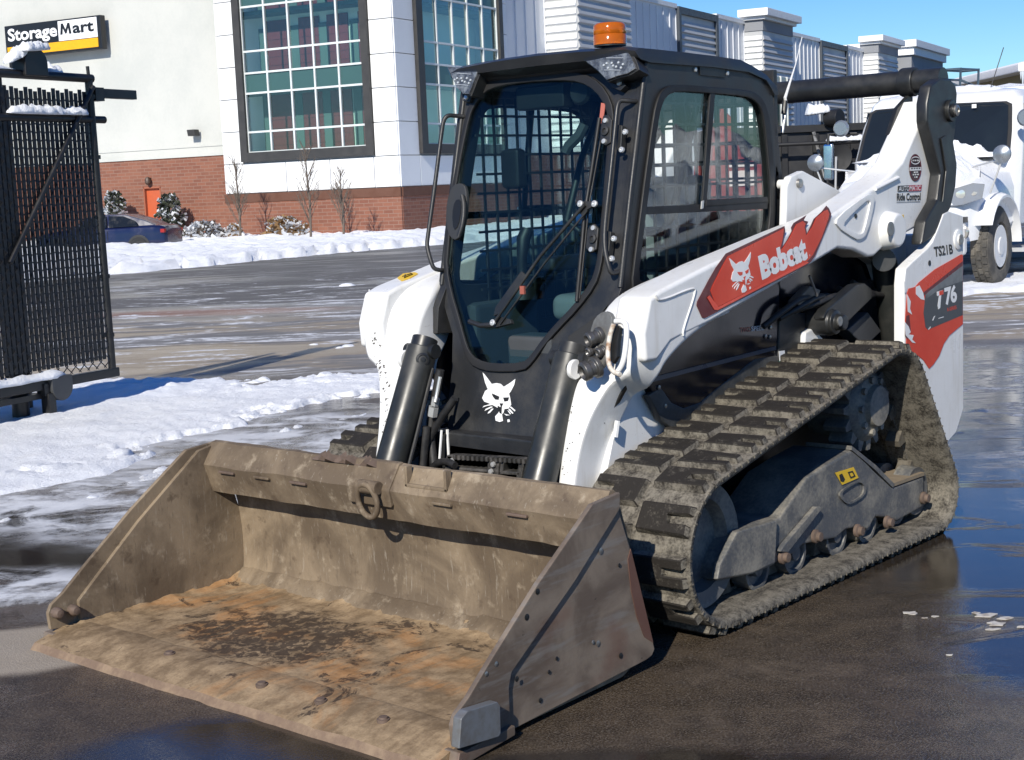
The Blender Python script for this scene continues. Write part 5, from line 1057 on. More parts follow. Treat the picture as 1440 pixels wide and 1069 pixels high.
# bright front corner edge, side panels with window openings
SO = [(910, 84), (960, 88), (1000, 92), (1050, 99), (1075, 110), (1086, 128), (1094, 190), (1102, 260), (1108, 330), (1110, 380), (1060, 470), (860, 480), (862, 440), (874, 404), (888, 275)]
SI = [(931, 133), (940, 127), (955, 125), (1000, 128), (1045, 132), (1058, 136), (1068, 146), (1074, 165), (1080, 220), (1083, 262), (1083, 300), (1080, 330), (1060, 380), (960, 400), (900, 404), (890, 398), (897, 340), (907, 260), (920, 165), (925, 145)]
CYW = .44
SIs = smooth_poly(SY(SI, CYW), 1); o_, i_ = angle_match(SY(SO, CYW), SIs, 60)
for sg in (1, -1):
    m = MB(); m.ring(o_, i_, (0, -.035, 0))
    if sg < 0: m = m.mirror()
    sp = m.build('cab_side', BLKP, L, bevel=.004)
    cc = sum(SIs, V())/len(SIs); m = MB(); m.ring([cc+(p-cc)*1.05+V((0, .001, 0)) for p in SIs], [cc+(p-cc)*.965+V((0, .001, 0)) for p in SIs], (0, .012, 0))
    if sg < 0: m = m.mirror()
    sw = m.build('side_window', GASK, L, bevel=.004, smooth=60)
    m = MB(); m.prism([cc+(p-cc)*.985-V((0, .010, 0)) for p in SIs], (0, .005, 0))
    if sg < 0: m = m.mirror()
    m.build('glass', GLS, sw, smooth=0)
    bars = MB()
    a = SY([(904, 291), (1078, 284), (1077, 294), (903, 302)], CYW); bars.prism(a, (0, .008, 0))
    a = SY([(996, 130), (1003, 130), (991, 286), (985, 288)], CYW); bars.prism(a, (0, .010, 0))
    a = SY([(990, 281), (1076, 277), (1077, 284), (989, 290)], CYW); bars.prism(a, (0, .012, 0))
    if sg < 0: bars = bars.mirror()
    bars.build('sash', GASK, sw, bevel=.002)
    m = MB(); a = SY([(986, 283), (989, 282), (988, 293), (985, 294)], CYW+.012); m.prism(a, (0, .004, 0)); m = m if sg > 0 else m.mirror(); m.build('latch', CHROME, sw)
    # guard bars behind the glass
    m = MB(); yb = .385*sg; n = 0
    def inz(x): return .78+.0*x
    for k in range(13): x = .22+.071*k; m.box((x, yb-.004, .95), (x+.010, yb+.004, 1.90-.0*k))
    for k in range(13): z = .95+.076*k; m.box((.22, yb-.0036, z), (min(1.12, 1.102+.249*(1.935-z)-.04), yb+.0036, z+.010))
    m.build('window_guard', BLKP, sw, smooth=0)
# corner edge tube
for sg in (1, -1):
    m = MB(); P_ = SY([(910, 86), (888, 275), (874, 404)], CYW); m.tube([V((p.x, (p.y-.006)*sg, p.z)) for p in P_], .010, 10); m.build('corner_post', BLKP, cab, smooth=80)
# roof with visor, rear corner
rp0 = SY([(893, 80), (890, 70), (897, 66), (930, 69), (1000, 77), (1040, 83), (1056, 91), (1076, 104), (1089, 122), (1091, 134), (1086, 134), (1083, 128), (1074, 113), (1050, 102), (1000, 95), (906, 88)], CYW)
m = MB(); secs = []
for y, dz, dx in ((-.452, -.030, -.02), (-.445, -.010, -.004), (-.40, .004, .0), (-.2, .013, .012), (0, .016, .018), (.2, .013, .012), (.40, .004, 0), (.445, -.004, -.004), (.452, -.028, -.02)):
    secs.append([V((p.x+dx*(1 if p.x > .8 else 0), y, p.z+dz*(1 if i in (1, 2, 3, 4, 5, 6, 7) else (.3 if i in (0,) else 0)))) for i, p in enumerate(rp0)])
m.loft(secs); rf = m.build('roof', paint('roof black', (.020, .022, .025), .38, dirt=(.05, .05, .05), scale=6), L, smooth=40)
m = MB(); m.prism([(1.16, -.40, 1.95), (1.10, -.40, 1.90), (.95, -.40, 1.90), (.95, -.40, 1.95)], (0, .80, 0)); m.build('visor_lining', paint('dark lining', (.012, .012, .013), .6), rf)
m = MB(); q = F_([(745, 84), (790, 74), (800, 88), (765, 96)], .05); m.prism(q, -CN_*.01); m.build('visor_vent', GASK, rf)
# beacon
bp_ = at(858, 64, Z=2.0); m = MB(); m.lathe(bp_-UP*.004, UP, [(.058, 0), (.058, .004), (.055, .006)], 28); bcn = m.build('beacon_base', BLKP, L)
m = MB(); m.lathe(bp_+UP*.002, UP, [(.060, 0), (.060, .034), (.058, .036), (.060, .038), (.058, .068), (.050, .076), (.0, .078)], 32); m.build('beacon_lens', AMBER, bcn, smooth=50)
m = MB(); m.lathe(bp_+UP*.012, UP, [(.02, 0), (.03, .03), (.02, .055), (0, .056)], 12); m.build('beacon_bulb', paint('orange reflector', (.95, .42, .03), .2, .5), bcn)
# work lamps
for k, (poly, ctr) in enumerate((([(821, 84), (840, 75), (865, 70), (883, 74), (889, 84), (893, 96), (882, 103), (866, 107), (853, 112), (840, 98)], (862, 91)), ([(629, 95), (650, 95), (672, 98), (668, 109), (659, 132), (651, 131), (643, 124), (636, 110)], (652, 111)))):
    oq = F_(poly, .085); c = sum(oq, V())/len(oq)
    m = MB(); bq = [c+(p-c)*1.12-CN_*.012 for p in oq]; m.loft([bq, [c+(p-c)*1.0-CN_*.09 for p in oq]]); lm = m.build('work_lamp', BLKP, L, bevel=.004)
    m = MB(); m.prism([c+(p-c)*1.0-CN_*.002 for p in oq], -CN_*.030); m.build('reflector', REFL, lm)
    m = MB()
    u = (oq[4]-oq[0]).normalized() if k == 0 else (oq[2]-oq[0]).normalized(); w = CN_.cross(u)
    for i in range(9): m.lathe(c+u*(.011*(i-4)+.003*math.sin(i*3))+w*(.010*math.sin(i*2.4)-.004)+CN_*-.001, CN_, [(.005, 0), (.004, .003), (.0, .004)], 10)
    for i in (-1, 1): m.cbox(c+w*.022*i, u*.075, w*.002, CN_*.004)
    m.build('lamp_led', paint('led element', (.62, .63, .64), .3, .2), lm)
    m = MB(); m.prism([c+(p-c)*1.02 for p in oq], CN_*.006); m.build('lens', LENS, lm, bevel=.003)
    q = F_([(862, 112), (874, 111), (880, 120), (872, 128), (858, 122)] if k == 0 else [(655, 132), (664, 132), (660, 144), (650, 142)], .03); m = MB(); m.prism(q, -CN_*.03); m.build('lamp_bracket', BLKP, lm, bevel=.004)
    p = FQ(*((871, 117) if k == 0 else (656, 137)), .032); m = MB(); m.lathe(p, CN_, [(.011, 0), (.009, .006), (0, .007)], 10); m.build('lamp_bolt', CHROME, lm)
# emblem and lower seam of the front panel
cat_head(affine(src, F_([(679, 524), (725, 533), (702, 593)], .002)), CN_, cab)
m = MB(); q = F_([(634, 614), (748, 626), (748, 631), (634, 619)], .003); m.prism(q, CN_*.004); m.build('panel_seam', INKD, cab)
m = MB(); q = F_([(798, 500), (800, 473), (852, 436), (846, 470), (835, 490), (818, 508)], .002); m.prism(q, CN_*.006); m.build('corner_cover', paint('matte cover', (.02, .02, .02), .6), cab, bevel=.003)
# grab rails
def rail(L_, offs, name='grab_rail', r=.0085): 
    pts = [FQ(x, y, o) for (x, y), o in zip(L_, offs)]; m = MB(); m.tube(smooth_poly(pts, 2, False), r, 12); return m.build(name, BLKP, cab, smooth=80)
rail([(653, 164), (640, 163), (630, 162), (624, 168), (621, 185), (612, 258), (602, 330), (600, 346), (606, 368), (610, 378), (618, 380), (624, 380)], [0, .03, .06, .07, .07, .07, .07, .07, .06, .05, .03, 0])
rail([(895, 143), (884, 142), (872, 141), (868, 148), (866, 170), (858, 250), (850, 320), (850, 350), (856, 375), (859, 384), (866, 384), (872, 381)], [0, .03, .05, .06, .06, .06, .06, .06, .05, .04, .02, 0])
for y in ((880, 190), (877, 350)):
    pass
for q, bl in (([(873, 178), (882, 179), (880, 212), (873, 214)], [(880, 186), (875, 211)]), ([(856, 326), (866, 328), (862, 366), (854, 362)], [(864, 336), (861, 364)])):
    m = MB(); m.prism(F_(q, .012), CN_*.03); h = m.build('door_hinge', BLKC, door, bevel=.004)
    for b in bl: m = MB(); m.lathe(FQ(*b, .042), CN_, [(.011, 0), (.010, .008), (.004, .009), (0, .006)], 10); m.build('hinge_bolt', CHROME, h)
for q, bl in (([(851, 163), (858, 162), (863, 170), (861, 202), (853, 206), (846, 199), (848, 172)], [(852, 170), (850, 199)]), ([(832, 318), (838, 315), (844, 322), (841, 352), (833, 357), (826, 350), (828, 325)], [(835, 321), (832, 351)])):
    m = MB(); m.prism(F_(q, .012), CN_*.012); h = m.build('glass_clamp', BLKP, door, bevel=.004)
    for b in bl: m = MB(); m.lathe(FQ(*b, .024), CN_, [(.010, 0), (.009, .007), (0, .008)], 10); m.build('clamp_bolt', CHROME, h)
    m = MB(); cx_ = FQ((bl[0][0]+bl[1][0])/2+.5, (bl[0][1]+bl[1][1])/2, .024); m.lathe(cx_, CN_, [(.017, 0), (.017, .008), (.009, .01), (.006, .004), (0, .004)], 16); m.build('clamp_boss', BLKP, h)
m = MB(); m.prism(F_([(846, 145), (852, 146), (848, 175), (843, 172)], .012), CN_*.003); m.build('amber_reflector', paint('pink amber reflector', (.45, .14, .10), .3), door)
# door handle
ho = smooth_poly(F_([(640, 262), (652, 258), (660, 264), (661, 290), (655, 325), (647, 340), (637, 336), (631, 318), (632, 285)], .012), 1); hc = sum(ho, V())/len(ho)
m = MB(); m.prism(ho, CN_*.02); dh = m.build('door_handle', paint('grey black handle', (.035, .036, .037), .45), door, bevel=.006)
m = MB(); m.prism(smooth_poly(F_([(640, 282), (648, 280), (649, 295), (645, 318), (638, 325), (636, 300)], .033), 1), CN_*.002); m.build('handle_recess', INKD, dh)
m = MB(); m.tube(smooth_poly(F_([(650, 275), (653, 290), (651, 315), (645, 333)], .045), 2, False), .009, 10); m.build('handle_grip', BLKP, dh, smooth=80)
# wiper: two arms, pivot, linkage, blade along the right edge
m = MB(); m.tube(F_([(694, 455), (760, 360), (822, 288)], .05), .007, 8); wa_ = m.build('wiper_arm', BLKC, door, smooth=80)
m = MB(); m.tube(F_([(703, 456), (766, 370), (826, 296)], .045), .004, 6); m.build('wiper_rod', BLKC, wa_, smooth=80)
m = MB(); m.tube(F_([(843, 166), (832, 240), (822, 300), (818, 350), (811, 424)], .022), .0075, 8); m.tube(F_([(846, 190), (828, 290), (815, 420)], .016), .004, 6); m.build('wiper_blade', GASK, wa_, smooth=80)
m = MB(); m.prism(F_([(697, 446), (708, 440), (742, 388), (736, 382), (700, 432)], .04), CN_*.014); m.prism(F_([(694, 452), (706, 446), (722, 450), (724, 456), (700, 462)], .02), CN_*.02); m.build('wiper_mount', BLKC, wa_, bevel=.003)
for q in ((694, 454), (817, 287), (837, 287)): m = MB(); m.lathe(FQ(*q, .05), CN_, [(.012, 0), (.012, .008), (.005, .010), (0, .008)], 12); m.build('wiper_bolt', CHROME, wa_)
m = MB(); m.prism(F_([(816, 284), (838, 284), (838, 290), (828, 296), (824, 306), (820, 304), (818, 292)], .03), CN_*.012); m.build('blade_bracket', BLKC, wa_, bevel=.002)
m = MB(); m.tube(F_([(660, 452), (676, 458), (694, 457)], .02), .010, 8); m.build('wiper_motor', BLKP, wa_)
m = MB(); m.cbox(FQ(735, 408, .05), (0, .02, 0), (0, 0, .03), (.01, 0, 0)); m.build('wiper_tag', paint('red brown tag', (.35, .10, .07), .5), wa_)
# roof vent cover on the side with two bolts
m = MB(); m.prism(SY([(983, 93), (1019, 97), (1018, 109), (984, 106)], CYW+.002), (0, .003, 0)); vc = m.build('side_cover', INKD, cab, bevel=.001)
for q in ((977, 98), (1022, 103)): m = MB(); m.lathe(at(*q, Y=CYW), (0, 1, 0), [(.009, 0), (.008, .006), (0, .007)], 10); m.build('cover_bolt', CHROME, vc)
# inside: rear guard, bulkhead, seat, armrests, joysticks, headliner, floor
m = MB(); xr_ = .245
for k in range(12): y = -.385+.070*k; m.box((xr_-.004, y, .98), (xr_+.004, y+.011, 1.88))
for k in range(13): z = .98+.074*k; m.box((xr_-.0036, -.385, z), (xr_+.0036, .385, z+.010))
m.box((xr_-.006, -.02, .98), (xr_+.006, .045, 1.88)); m.box((xr_-.0055, -.385, 1.30), (xr_+.0055, .385, 1.37)); rg = m.build('rear_guard', BLKP, L, smooth=0)
m = MB(); m.ring([(.235, -.44, .7), (.235, .44, .7), (.235, .44, 1.93), (.235, -.44, 1.93)], [(.235, -.38, .98), (.235, .38, .98), (.235, .38, 1.86), (.235, -.38, 1.86)], (-.03, 0, 0)); m.build('cab_rear', BLKP, L, bevel=.004)
m = MB(); m.box((xr_+.008, -.30, 1.315), (xr_+.010, -.19, 1.355)); m.build('guard_label', YELD, rg)
LIN = paint('grey headliner', (.05, .055, .06), .7); SEAT = paint('grey vinyl seat', (.17, .18, .185), .6, dirt=(.24, .24, .24), scale=8)
m = MB(); m.box((.22, -.40, 1.89), (1.06, .40, 1.915)); hl = m.build('headliner', LIN, L)
m = MB(); m.box((1.0, -.22, 1.80), (1.06, .02, 1.89)); m.build('radio', GASK, hl, bevel=.01); m = MB(); m.lathe((1.06, .10, 1.85), (1, 0, 0), [(.05, 0), (.04, .01), (0, .004)], 18); m.build('speaker', GASK, hl)
m = MB(); m.box((.24, -.405, .62), (1.36, .405, .66)); m.build('cab_floor', GASK, L)
m = MB(); m.box((.24, -.38, .66), (.55, .38, .98)); m.build('seat_base', GASK, L)
def cushion(lo, hi, name, tilt=0., par=None, mat=SEAT, bev=.04):
    q = MB(); q.box(lo, hi); c = (V(lo)+V(hi))/2
    if tilt: bmesh.ops.rotate(q.bm, cent=(lo[0], 0, lo[2]), matrix=Matrix.Rotation(tilt, 3, 'Y'), verts=q.bm.verts)
    return q.build(name, mat, par or L, bevel=bev, seg=4, smooth=60)
st = cushion((.42, -.24, .96), (.88, .22, 1.07), 'seat'); cushion((.36, -.22, 1.05), (.47, .20, 1.52), 'seat_back', -.12, st); 
for s_ in (1, -1):
    cushion((.50, .27*s_-.045, 1.16), (.86, .27*s_+.045, 1.22), 'armrest', 0, st, GASK, .02)
    m = MB(); m.lathe((.98, .29*s_, 1.06), (0, 0, 1), [(.055, 0), (.05, .03), (.042, .05), (.045, .06), (.034, .085), (.022, .10)], 18); js = m.build('joystick', GASK, L)
    m = MB(); m.tube([(.98, .29*s_, 1.14), (.985, .285*s_, 1.22), (.975, .28*s_, 1.30), (.955, .275*s_, 1.335)], [.022, .020, .028, .026], 12); m.build('grip', GASK, js, smooth=80)
    m = MB(); m.box((.80, .38*s_-.04, .66), (1.20, .38*s_+.03, 1.06)); m.build('side_console', LIN, L, bevel=.03)
    m = MB(); m.tube([(.46, .24*s_, 1.86), (.60, .26*s_, 1.62), (.72, .26*s_, 1.36), (.70, .2*s_, 1.31)], .014, 8); m.build('safety_bar', GASK, L, smooth=80)
m = MB(); m.tube([(.70, -.2, 1.31), (.70, .2, 1.31)], .02, 10); m.build('safety_bar', GASK, L)
m = MB(); m.box((1.22, -.06, .70), (1.36, .16, .96)); m.build('foot_pedal', LIN, L, bevel=.02)
m = MB(); m.box((.94, -.37, 1.50), (1.0, -.27, 1.66)); m.build('monitor', GASK, L, bevel=.02)
m = MB(); m.tube(F_([(822, 175), (815, 190), (800, 205), (795, 215)], -.12), .02, 8); m.build('sun_visor_arm', LIN, hl)
# antenna whip at the cab's rear corner
a, b = at(1100, 187, Y=.40), at(1106, 150, Y=.40); m = MB(); m.cyl(a, b, .006, 8); an = m.build('antenna', CHROME, L)
m = MB(); m.tube([b, at(1104, 138, Y=.40), at(1119, 90, Y=.40), at(1128, 52, Y=.40)], [.008, .006, .0022, .0015], 8); m.build('whip', paint('white whip', (.7, .7, .7), .4), an); m = MB(); m.cyl(at(1102, 160, Y=.40), at(1104, 142, Y=.40), .011, 10); m.build('whip_spring', BLKC, an)
# ================================================================== SLIDING CHAIN LINK GATE
GB = gpx(158, 566); GD = DR.copy(); GN = DL.copy()     # runs away to the right like the shaded wall
def GP(x, y, o=0.): # o: towards the viewer
    n = GN if GN.dot(CAM-GB) > 0 else -GN
    return atp(x, y, GB+n*o, GN)
gn = GN if GN.dot(CAM-GB) > 0 else -GN
def gs(x, y): p = GP(x, y); return (p-GB).dot(GD), p.z
BG = paint('black coated gate steel', (.011, .011, .012), .38, dirt=(.03, .03, .03), scale=10); SLAT = paint('black plastic slat', (.012, .013, .014), .5, dirt=(.03, .03, .032), scale=9, amt=.6)
gate = thing('sliding_gate', GB.copy(), 'black chain link sliding gate with slats and snow along its rails', 'gate')
s_r, zbot = gs(158, 519); _, ztop = gs(133, 111); _, zmid = gs(140, 168.5); s_l = s_r-3.4
def G3(s, z, o=0.): return GB+GD*s+UP*z+gn*o
def gt(a, b, r, name, par=gate, mat=BG, n=12): m = MB(); m.cyl(a, b, r, n); return m.build(name, mat, par, smooth=60)
gt(G3(s_r, zbot), G3(s_r-.015, ztop+.02), .030, 'gate_post'); gt(G3(s_l, zbot), G3(s_l, ztop), .03, 'gate_post')
gt(G3(s_l, ztop), G3(s_r+.02, ztop), .032, 'top_rail'); gt(G3(s_l, zmid), G3(s_r+.12, zmid), .028, 'middle_rail')
m = MB(); m.obox(G3(s_l, zbot-.06, -.03), GD*(s_r+.05-s_l), UP*.07, gn*.06); m.build('bottom_rail', BG, gate, bevel=.008)
a, b = gs(127, 122), gs(10, 370); gt(G3(a[0], a[1], .03), G3(b[0], b[1], .03), .018, 'diagonal_brace'); b2 = gs(-60, 520)
a, b = gs(133, 131), gs(192, 131); m = MB(); m.obox(G3(a[0]-.02, a[1]-.035, -.03), GD*(b[0]-a[0]), UP*.07, gn*.05); lb = m.build('latch_bar', BG, gate, bevel=.004); m = MB(); m.obox(G3(a[0]-.03, a[1]-.06, -.04), GD*.09, UP*.1, gn*.08); m.build('latch_bracket', BG, lb)
gt(G3(s_r-.01, ztop), G3(s_r-.015, ztop+.09), .013, 'post_spike')
for k in range(5): z = zbot+.25+(ztop-zbot-.4)*k/4; m = MB(); m.cyl(G3(s_r, z), G3(s_r, z+.03), .036, 12); m.obox(G3(s_r-.07, z, -.008), GD*.05, UP*.03, gn*.016); m.build('band_clamp', BG, gate)
pitch = .0445
ns = int((s_r-.06-s_l)/pitch)
for k in range(ns):
    s = s_r-.075-pitch*k
    if s < s_l+.03: break
    m = MB(); w = .0305; m.obox(G3(s-w/2, zbot+.085, -.005), GD*w, UP*(ztop-.10-zbot-.085+.016*math.sin(k*2.1)), gn*.010); m.build('slat', SLAT, gate, smooth=0)
m = MB(); cell = pitch; dz = .058
z0, z1 = zbot+.02, ztop-.03; nz = int((z1-z0)/dz); nk = int((s_r-.03-s_l)/cell)
for k in range(nk):
    s = s_r-.05-cell*k
    pts = [G3(s+(cell*.5 if (j+k) % 2 else -cell*.5), z0+dz*j, (.012 if (j+k) % 2 else -.012)) for j in range(nz)]
    m.tube(pts, .0040, 4, cap=False)
m.build('chain_link', BG, gate, kind='stuff', smooth=0)
def snow_roll(A, B, r, name, par, n=26, seed=0., flat=.6):
    m = MB(); secs = []; d = (B-A).normalized(); q = UP.cross(d).normalized()
    for i in range(n+1):
        t = i/n; e = min(1, min(t, 1-t)*n/2.2)**.5*.98+.02; rr = r*e*(1+.35*fbm(t*(B-A).length*3+seed, seed, 0, 2, 3)); c = A.lerp(B, t)
        secs.append([c+q*math.cos(a)*rr*1.1+UP*max(-.15*rr, math.sin(a)*rr*flat*1.7+.03*fbm(t*9, a, seed, 2, 2)*e) for a in [2*math.pi*j/12 for j in range(12)]])
    m.loft(secs); return m.build(name, SNOW, par, smooth=80)
s0 = gs(8, 165)[0]; snow_roll(G3(s0, zmid+.03, .01), G3(s_r-.06, zmid+.035, .01), .05, 'snow_cap', gate, 30, 1.)
snow_roll(G3(s_l, zbot+.02, .02), G3(gs(92, 530)[0], zbot+.02, .02), .045, 'snow_cap', gate, 40, 5.)
a = gs(0, 104); snow_roll(G3(s_l, ztop+.03), G3(gs(24, 104)[0], ztop+.03), .03, 'snow_cap', gate, 20, 8.)
# post with roller guards behind the gate
p0 = GP(28, 560, -.14); p0.z = 0
post = thing('gate_post', p0.copy(), 'thick black post with snow capped roller guard behind the gate', 'post')
m = MB(); m.cyl(p0, p0+UP*(GP(28, 112, -.14).z), .062, 20); m.build('post', BG, post)
def guard(px0, px1, pyt, pyb, o0, o1, name, inv=False):
    a, b = GP(px0, pyb, o1), GP(px1, pyb, o1); t = GP((px0+px1)/2, pyt, o1); w = (b-a).length; h = t.z-a.z; r = w/2
    c = (a+b)/2; P_ = []
    ang = [math.pi*i/14 for i in range(15)]
    if not inv: P_ = [V((c.x, c.y, a.z))+GD*r, ]+[V((c.x, c.y, t.z-r))+GD*r*math.cos(x)+UP*r*math.sin(x) for x in ang]+[V((c.x, c.y, a.z))-GD*r]
    else: P_ = [V((c.x, c.y, t.z))+GD*r]+[V((c.x, c.y, a.z+r))+GD*r*math.cos(x)-UP*r*math.sin(x) for x in ang]+[V((c.x, c.y, t.z))-GD*r]
    m = MB(); m.prism(P_, gn*(o0-o1)); return m.build(name, BG if not inv else paint('grey roller guard', (.055, .057, .06), .45), post, bevel=.008), c, t
rg_, c, t = guard(37, 69, 67, 106, -.10, .06, 'roller_guard')
snow_roll(t-GD*.16+UP*-.03, t+GD*.10-UP*.005, .05, 'snow_cap', post, 20, 3.); snow_roll(t-GD*.26-UP*.12-gn*.06, t-GD*.05-UP*.02-gn*.06, .055, 'snow_cap', post, 14, 7.)
m = MB(); q = GP(76, 92, -.08); snow_roll(q-GD*.10-UP*.06, q+GD*.06-UP*.08, .07, 'snow_cap', post, 10, 2.)
rg2, c, t = guard(76, 105, 528, 566, -.10, .07, 'roller_guard', True)
m = MB(); p = GP(63, 548, .02); m.cbox(p, GD*.05, UP*.09, gn*.05); m.cbox(p-UP*.12+GD*.03, GD*.07, UP*.18, gn*.08); m.build('roller_bracket', BG, post, bevel=.005)
m = MB(); p = GP(20, 563, -.05); m.cbox(p, GD*.5, UP*.04, gn*.1); m.build('post_foot', BG, post)
# fence continuing behind the gate
f0 = GP(40, 560, -.32); f0.z = 0
fen = thing('slat_fence', f0.copy(), 'dark slatted chain link fence panel standing behind the sliding gate', 'fence')
def F3(s, z, o=0.): return f0+GD*s+UP*z+gn*o
for s in (0, -2.4): m = MB(); m.cyl(F3(s, 0), F3(s, ztop-.05), .03, 12); m.build('fence_post', BG, fen)
for z in (.12, ztop-.12): m = MB(); m.cyl(F3(-2.4, z), F3(0, z), .022, 10); m.build('fence_rail', BG, fen)
for k in range(50):
    s = -.05-.046*k; m = MB(); m.obox(F3(s-.0145, .10, -.004), GD*.029, UP*(ztop-.24), gn*.008); m.build('slat', SLAT, fen, smooth=0)
# ================================================================== WHITE FLATBED TRUCK (conventional cab)
tw_ = gpx(1396, 401); TF = hdir(215); TL_ = V((-TF.y, TF.x, 0))     # forward, left
TO = tw_-TL_*.88*1.12                                                    # on the axle line, centre of the truck
trk = thing('white_truck', TO.copy(), 'white conventional cab truck with snow heaped on its hood, parked behind the loader', 'truck')
def T3(x, y, z): return TO+TF*x+TL_*y*1.12+UP*z
TW = paint('truck white', (.76, .77, .78), .3, dirt=(.55, .55, .54), scale=2, coat=.4); TGL = glass('windscreen', (.10, .13, .15), .10); TBK = paint('truck black', (.012, .012, .013), .5)
GREYB = paint('bumper silver', (.42, .43, .45), .45); HLE = paint('headlamp', (.42, .40, .36), .12, .5, dirt=(.25, .23, .2), scale=9)
def tbox(x0, x1, y0, y1, z0, z1, mb=None): mb = mb or MB(); mb.obox(T3(x0, y0, z0), TF*(x1-x0), TL_*(y1-y0), UP*(z1-z0)); return mb
m = MB(); secs = []
for x, wd_, zt_, zb_ in ((.92, .62, 1.20, .62), (.86, .72, 1.32, .60), (.70, .82, 1.42, .60), (.35, .88, 1.50, .62), (-.1, .92, 1.58, .7), (-.62, .96, 1.66, .8)):
    secs.append([T3(x, y, z) for y, z in ((-wd_, zb_), (-wd_, zt_-.42), (-wd_*.97, zt_-.22), (-wd_*.80, zt_-.05), (-wd_*.5, zt_), (0, zt_+.03), (wd_*.5, zt_), (wd_*.80, zt_-.05), (wd_*.97, zt_-.22), (wd_, zt_-.42), (wd_, zb_))])
m.loft(secs); hood = m.build('hood', TW, trk, smooth=60)
for s_ in (1, -1):   # fenders with wheel arch
    m = MB(); secs = []
    for i in range(13):
        a = R(28+150*i/12); ca, sa = math.cos(a), math.sin(a)
        secs.append([T3(.62*ca*1.08, s_*y, .50+.62*sa*k) for y, k in ((.74, 1.0), (.74, 1.10), (.98, 1.10), (1.04, 1.05), (1.04, 1.0))])
    m.loft(secs); m.build('fender', TW, trk, smooth=50)
    m = MB(); m.prism([T3(.93, s_*.45, 1.02), T3(.86, s_*.78, 1.06), T3(.64, s_*.93, 1.12), T3(.60, s_*.95, 1.30), T3(.74, s_*.86, 1.32), T3(.88, s_*.62, 1.24)], TF*.03+TL_*.02*s_); m.build('headlight', HLE, trk, bevel=.01)
    for dx_, yy_, zz_, rr_ in ((.875, .60, 1.15, .055), (.80, .74, 1.19, .07), (.71, .86, 1.21, .055)): m = MB(); m.lathe(T3(dx_, s_*yy_, zz_), (TF+TL_*s_*.5), [(rr_, .0), (rr_*.8, .03), (0, .035)], 14); m.build('lamp_bowl', paint('lamp bowl', (.75, .72, .66), .15, .6), trk)
    m = MB(); m.lathe(T3(.90, s_*.78, .72), TF, [(.10, 0), (.10, .06), (.08, .07), (.05, .05), (0, .05)], 18); m.build('fog_light', HLE, trk)
    w = thing  # wheel
    m = MB(); m.lathe(T3(0, s_*.86, .50), TL_*s_, [(.30, -.12), (.44, -.13), (.495, -.11), (.50, -.09), (.50, .09), (.495, .11), (.44, .14), (.31, .13), (.29, .06), (.24, .05), (.15, .02), (.12, .10), (.0, .11)], 40)
    wh_ = m.build('wheel', paint('dusty tyre', (.05, .047, .043), .8, dirt=(.16, .145, .12), scale=6, amt=.8), trk)
    m = MB(); m.lathe(T3(0, s_*.86, .50), TL_*s_, [(.27, .125), (.25, .07), (.16, .05), (.13, .11), (.11, .14), (0, .145)], 28); m.build('rim', paint('white rim', (.7, .7, .69), .4), wh_)
    m = MB()
    for k in range(30):
        a = 2*math.pi*k/30
        for j in (-1, 0, 1): c = T3(.502*math.cos(a+j*.1), s_*(.86+.065*j), .50+.502*math.sin(a+j*.1)); t_ = TF*-math.sin(a+j*.1)+UP*math.cos(a+j*.1); n_ = TF*math.cos(a+j*.1)+UP*math.sin(a+j*.1); m.cbox(c, t_*.075, TL_*.052, n_*.022)
    m.build('tyre_block', MATS['dusty tyre'], wh_, smooth=0, kind='stuff')
    # mirror arms and hood mirrors
    m = MB(); m.tube([T3(-.75, s_*1.0, 2.05), T3(-.60, s_*1.32, 2.06), T3(-.60, s_*1.34, 1.30)], .018, 8); ma = m.build('mirror_arm', TBK, trk)
    m = MB(); m.obox(T3(-.66, s_*1.26, 1.42), TF*.09, TL_*.14*s_, UP*.50); m.build('mirror', paint('chrome mirror', (.6, .68, .75), .12, 1.), ma, bevel=.03)
    m = MB(); m.lathe(T3(.42, s_*1.10, 1.66), TF, [(.115, 0), (.11, .03), (.06, .06), (0, .07)], 20); hm = m.build('hood_mirror', paint('chrome shell', (.30, .33, .36), .25, .6), trk)
    m = MB(); m.tube([T3(.42, s_*1.10, 1.60), T3(.40, s_*.96, 1.18)], .012, 6); m.tube([T3(.42, s_*1.10, 1.60), T3(.15, s_*.70, 1.52)], .012, 6); m.build('mirror_stay', CHROME, hm)
    m = MB(); m.lathe(T3(-.55, s_*1.12, 2.12), TF, [(.0, 0), (.11, .01), (.115, .03), (.09, .06)], 18); m.build('round_mirror', paint('chrome shell', (.30, .33, .36), .25, .6), ma)
# grille and bumper
m = tbox(.88, .98, -1.08, 1.08, .44, .84); m.build('bumper', GREYB, trk, bevel=.05)
m = tbox(.80, .95, -1.05, 1.05, .84, .91); m.build('bumper_gap', TBK, trk)
m = tbox(.70, .955, -.45, .45, .92, 1.20); gr = m.build('grille', TBK, trk, bevel=.03)
for k in range(6): m = tbox(.95, .975, -.42, .42, .95+.042*k, .965+.042*k); m.build('grille_bar', GREYB, gr)
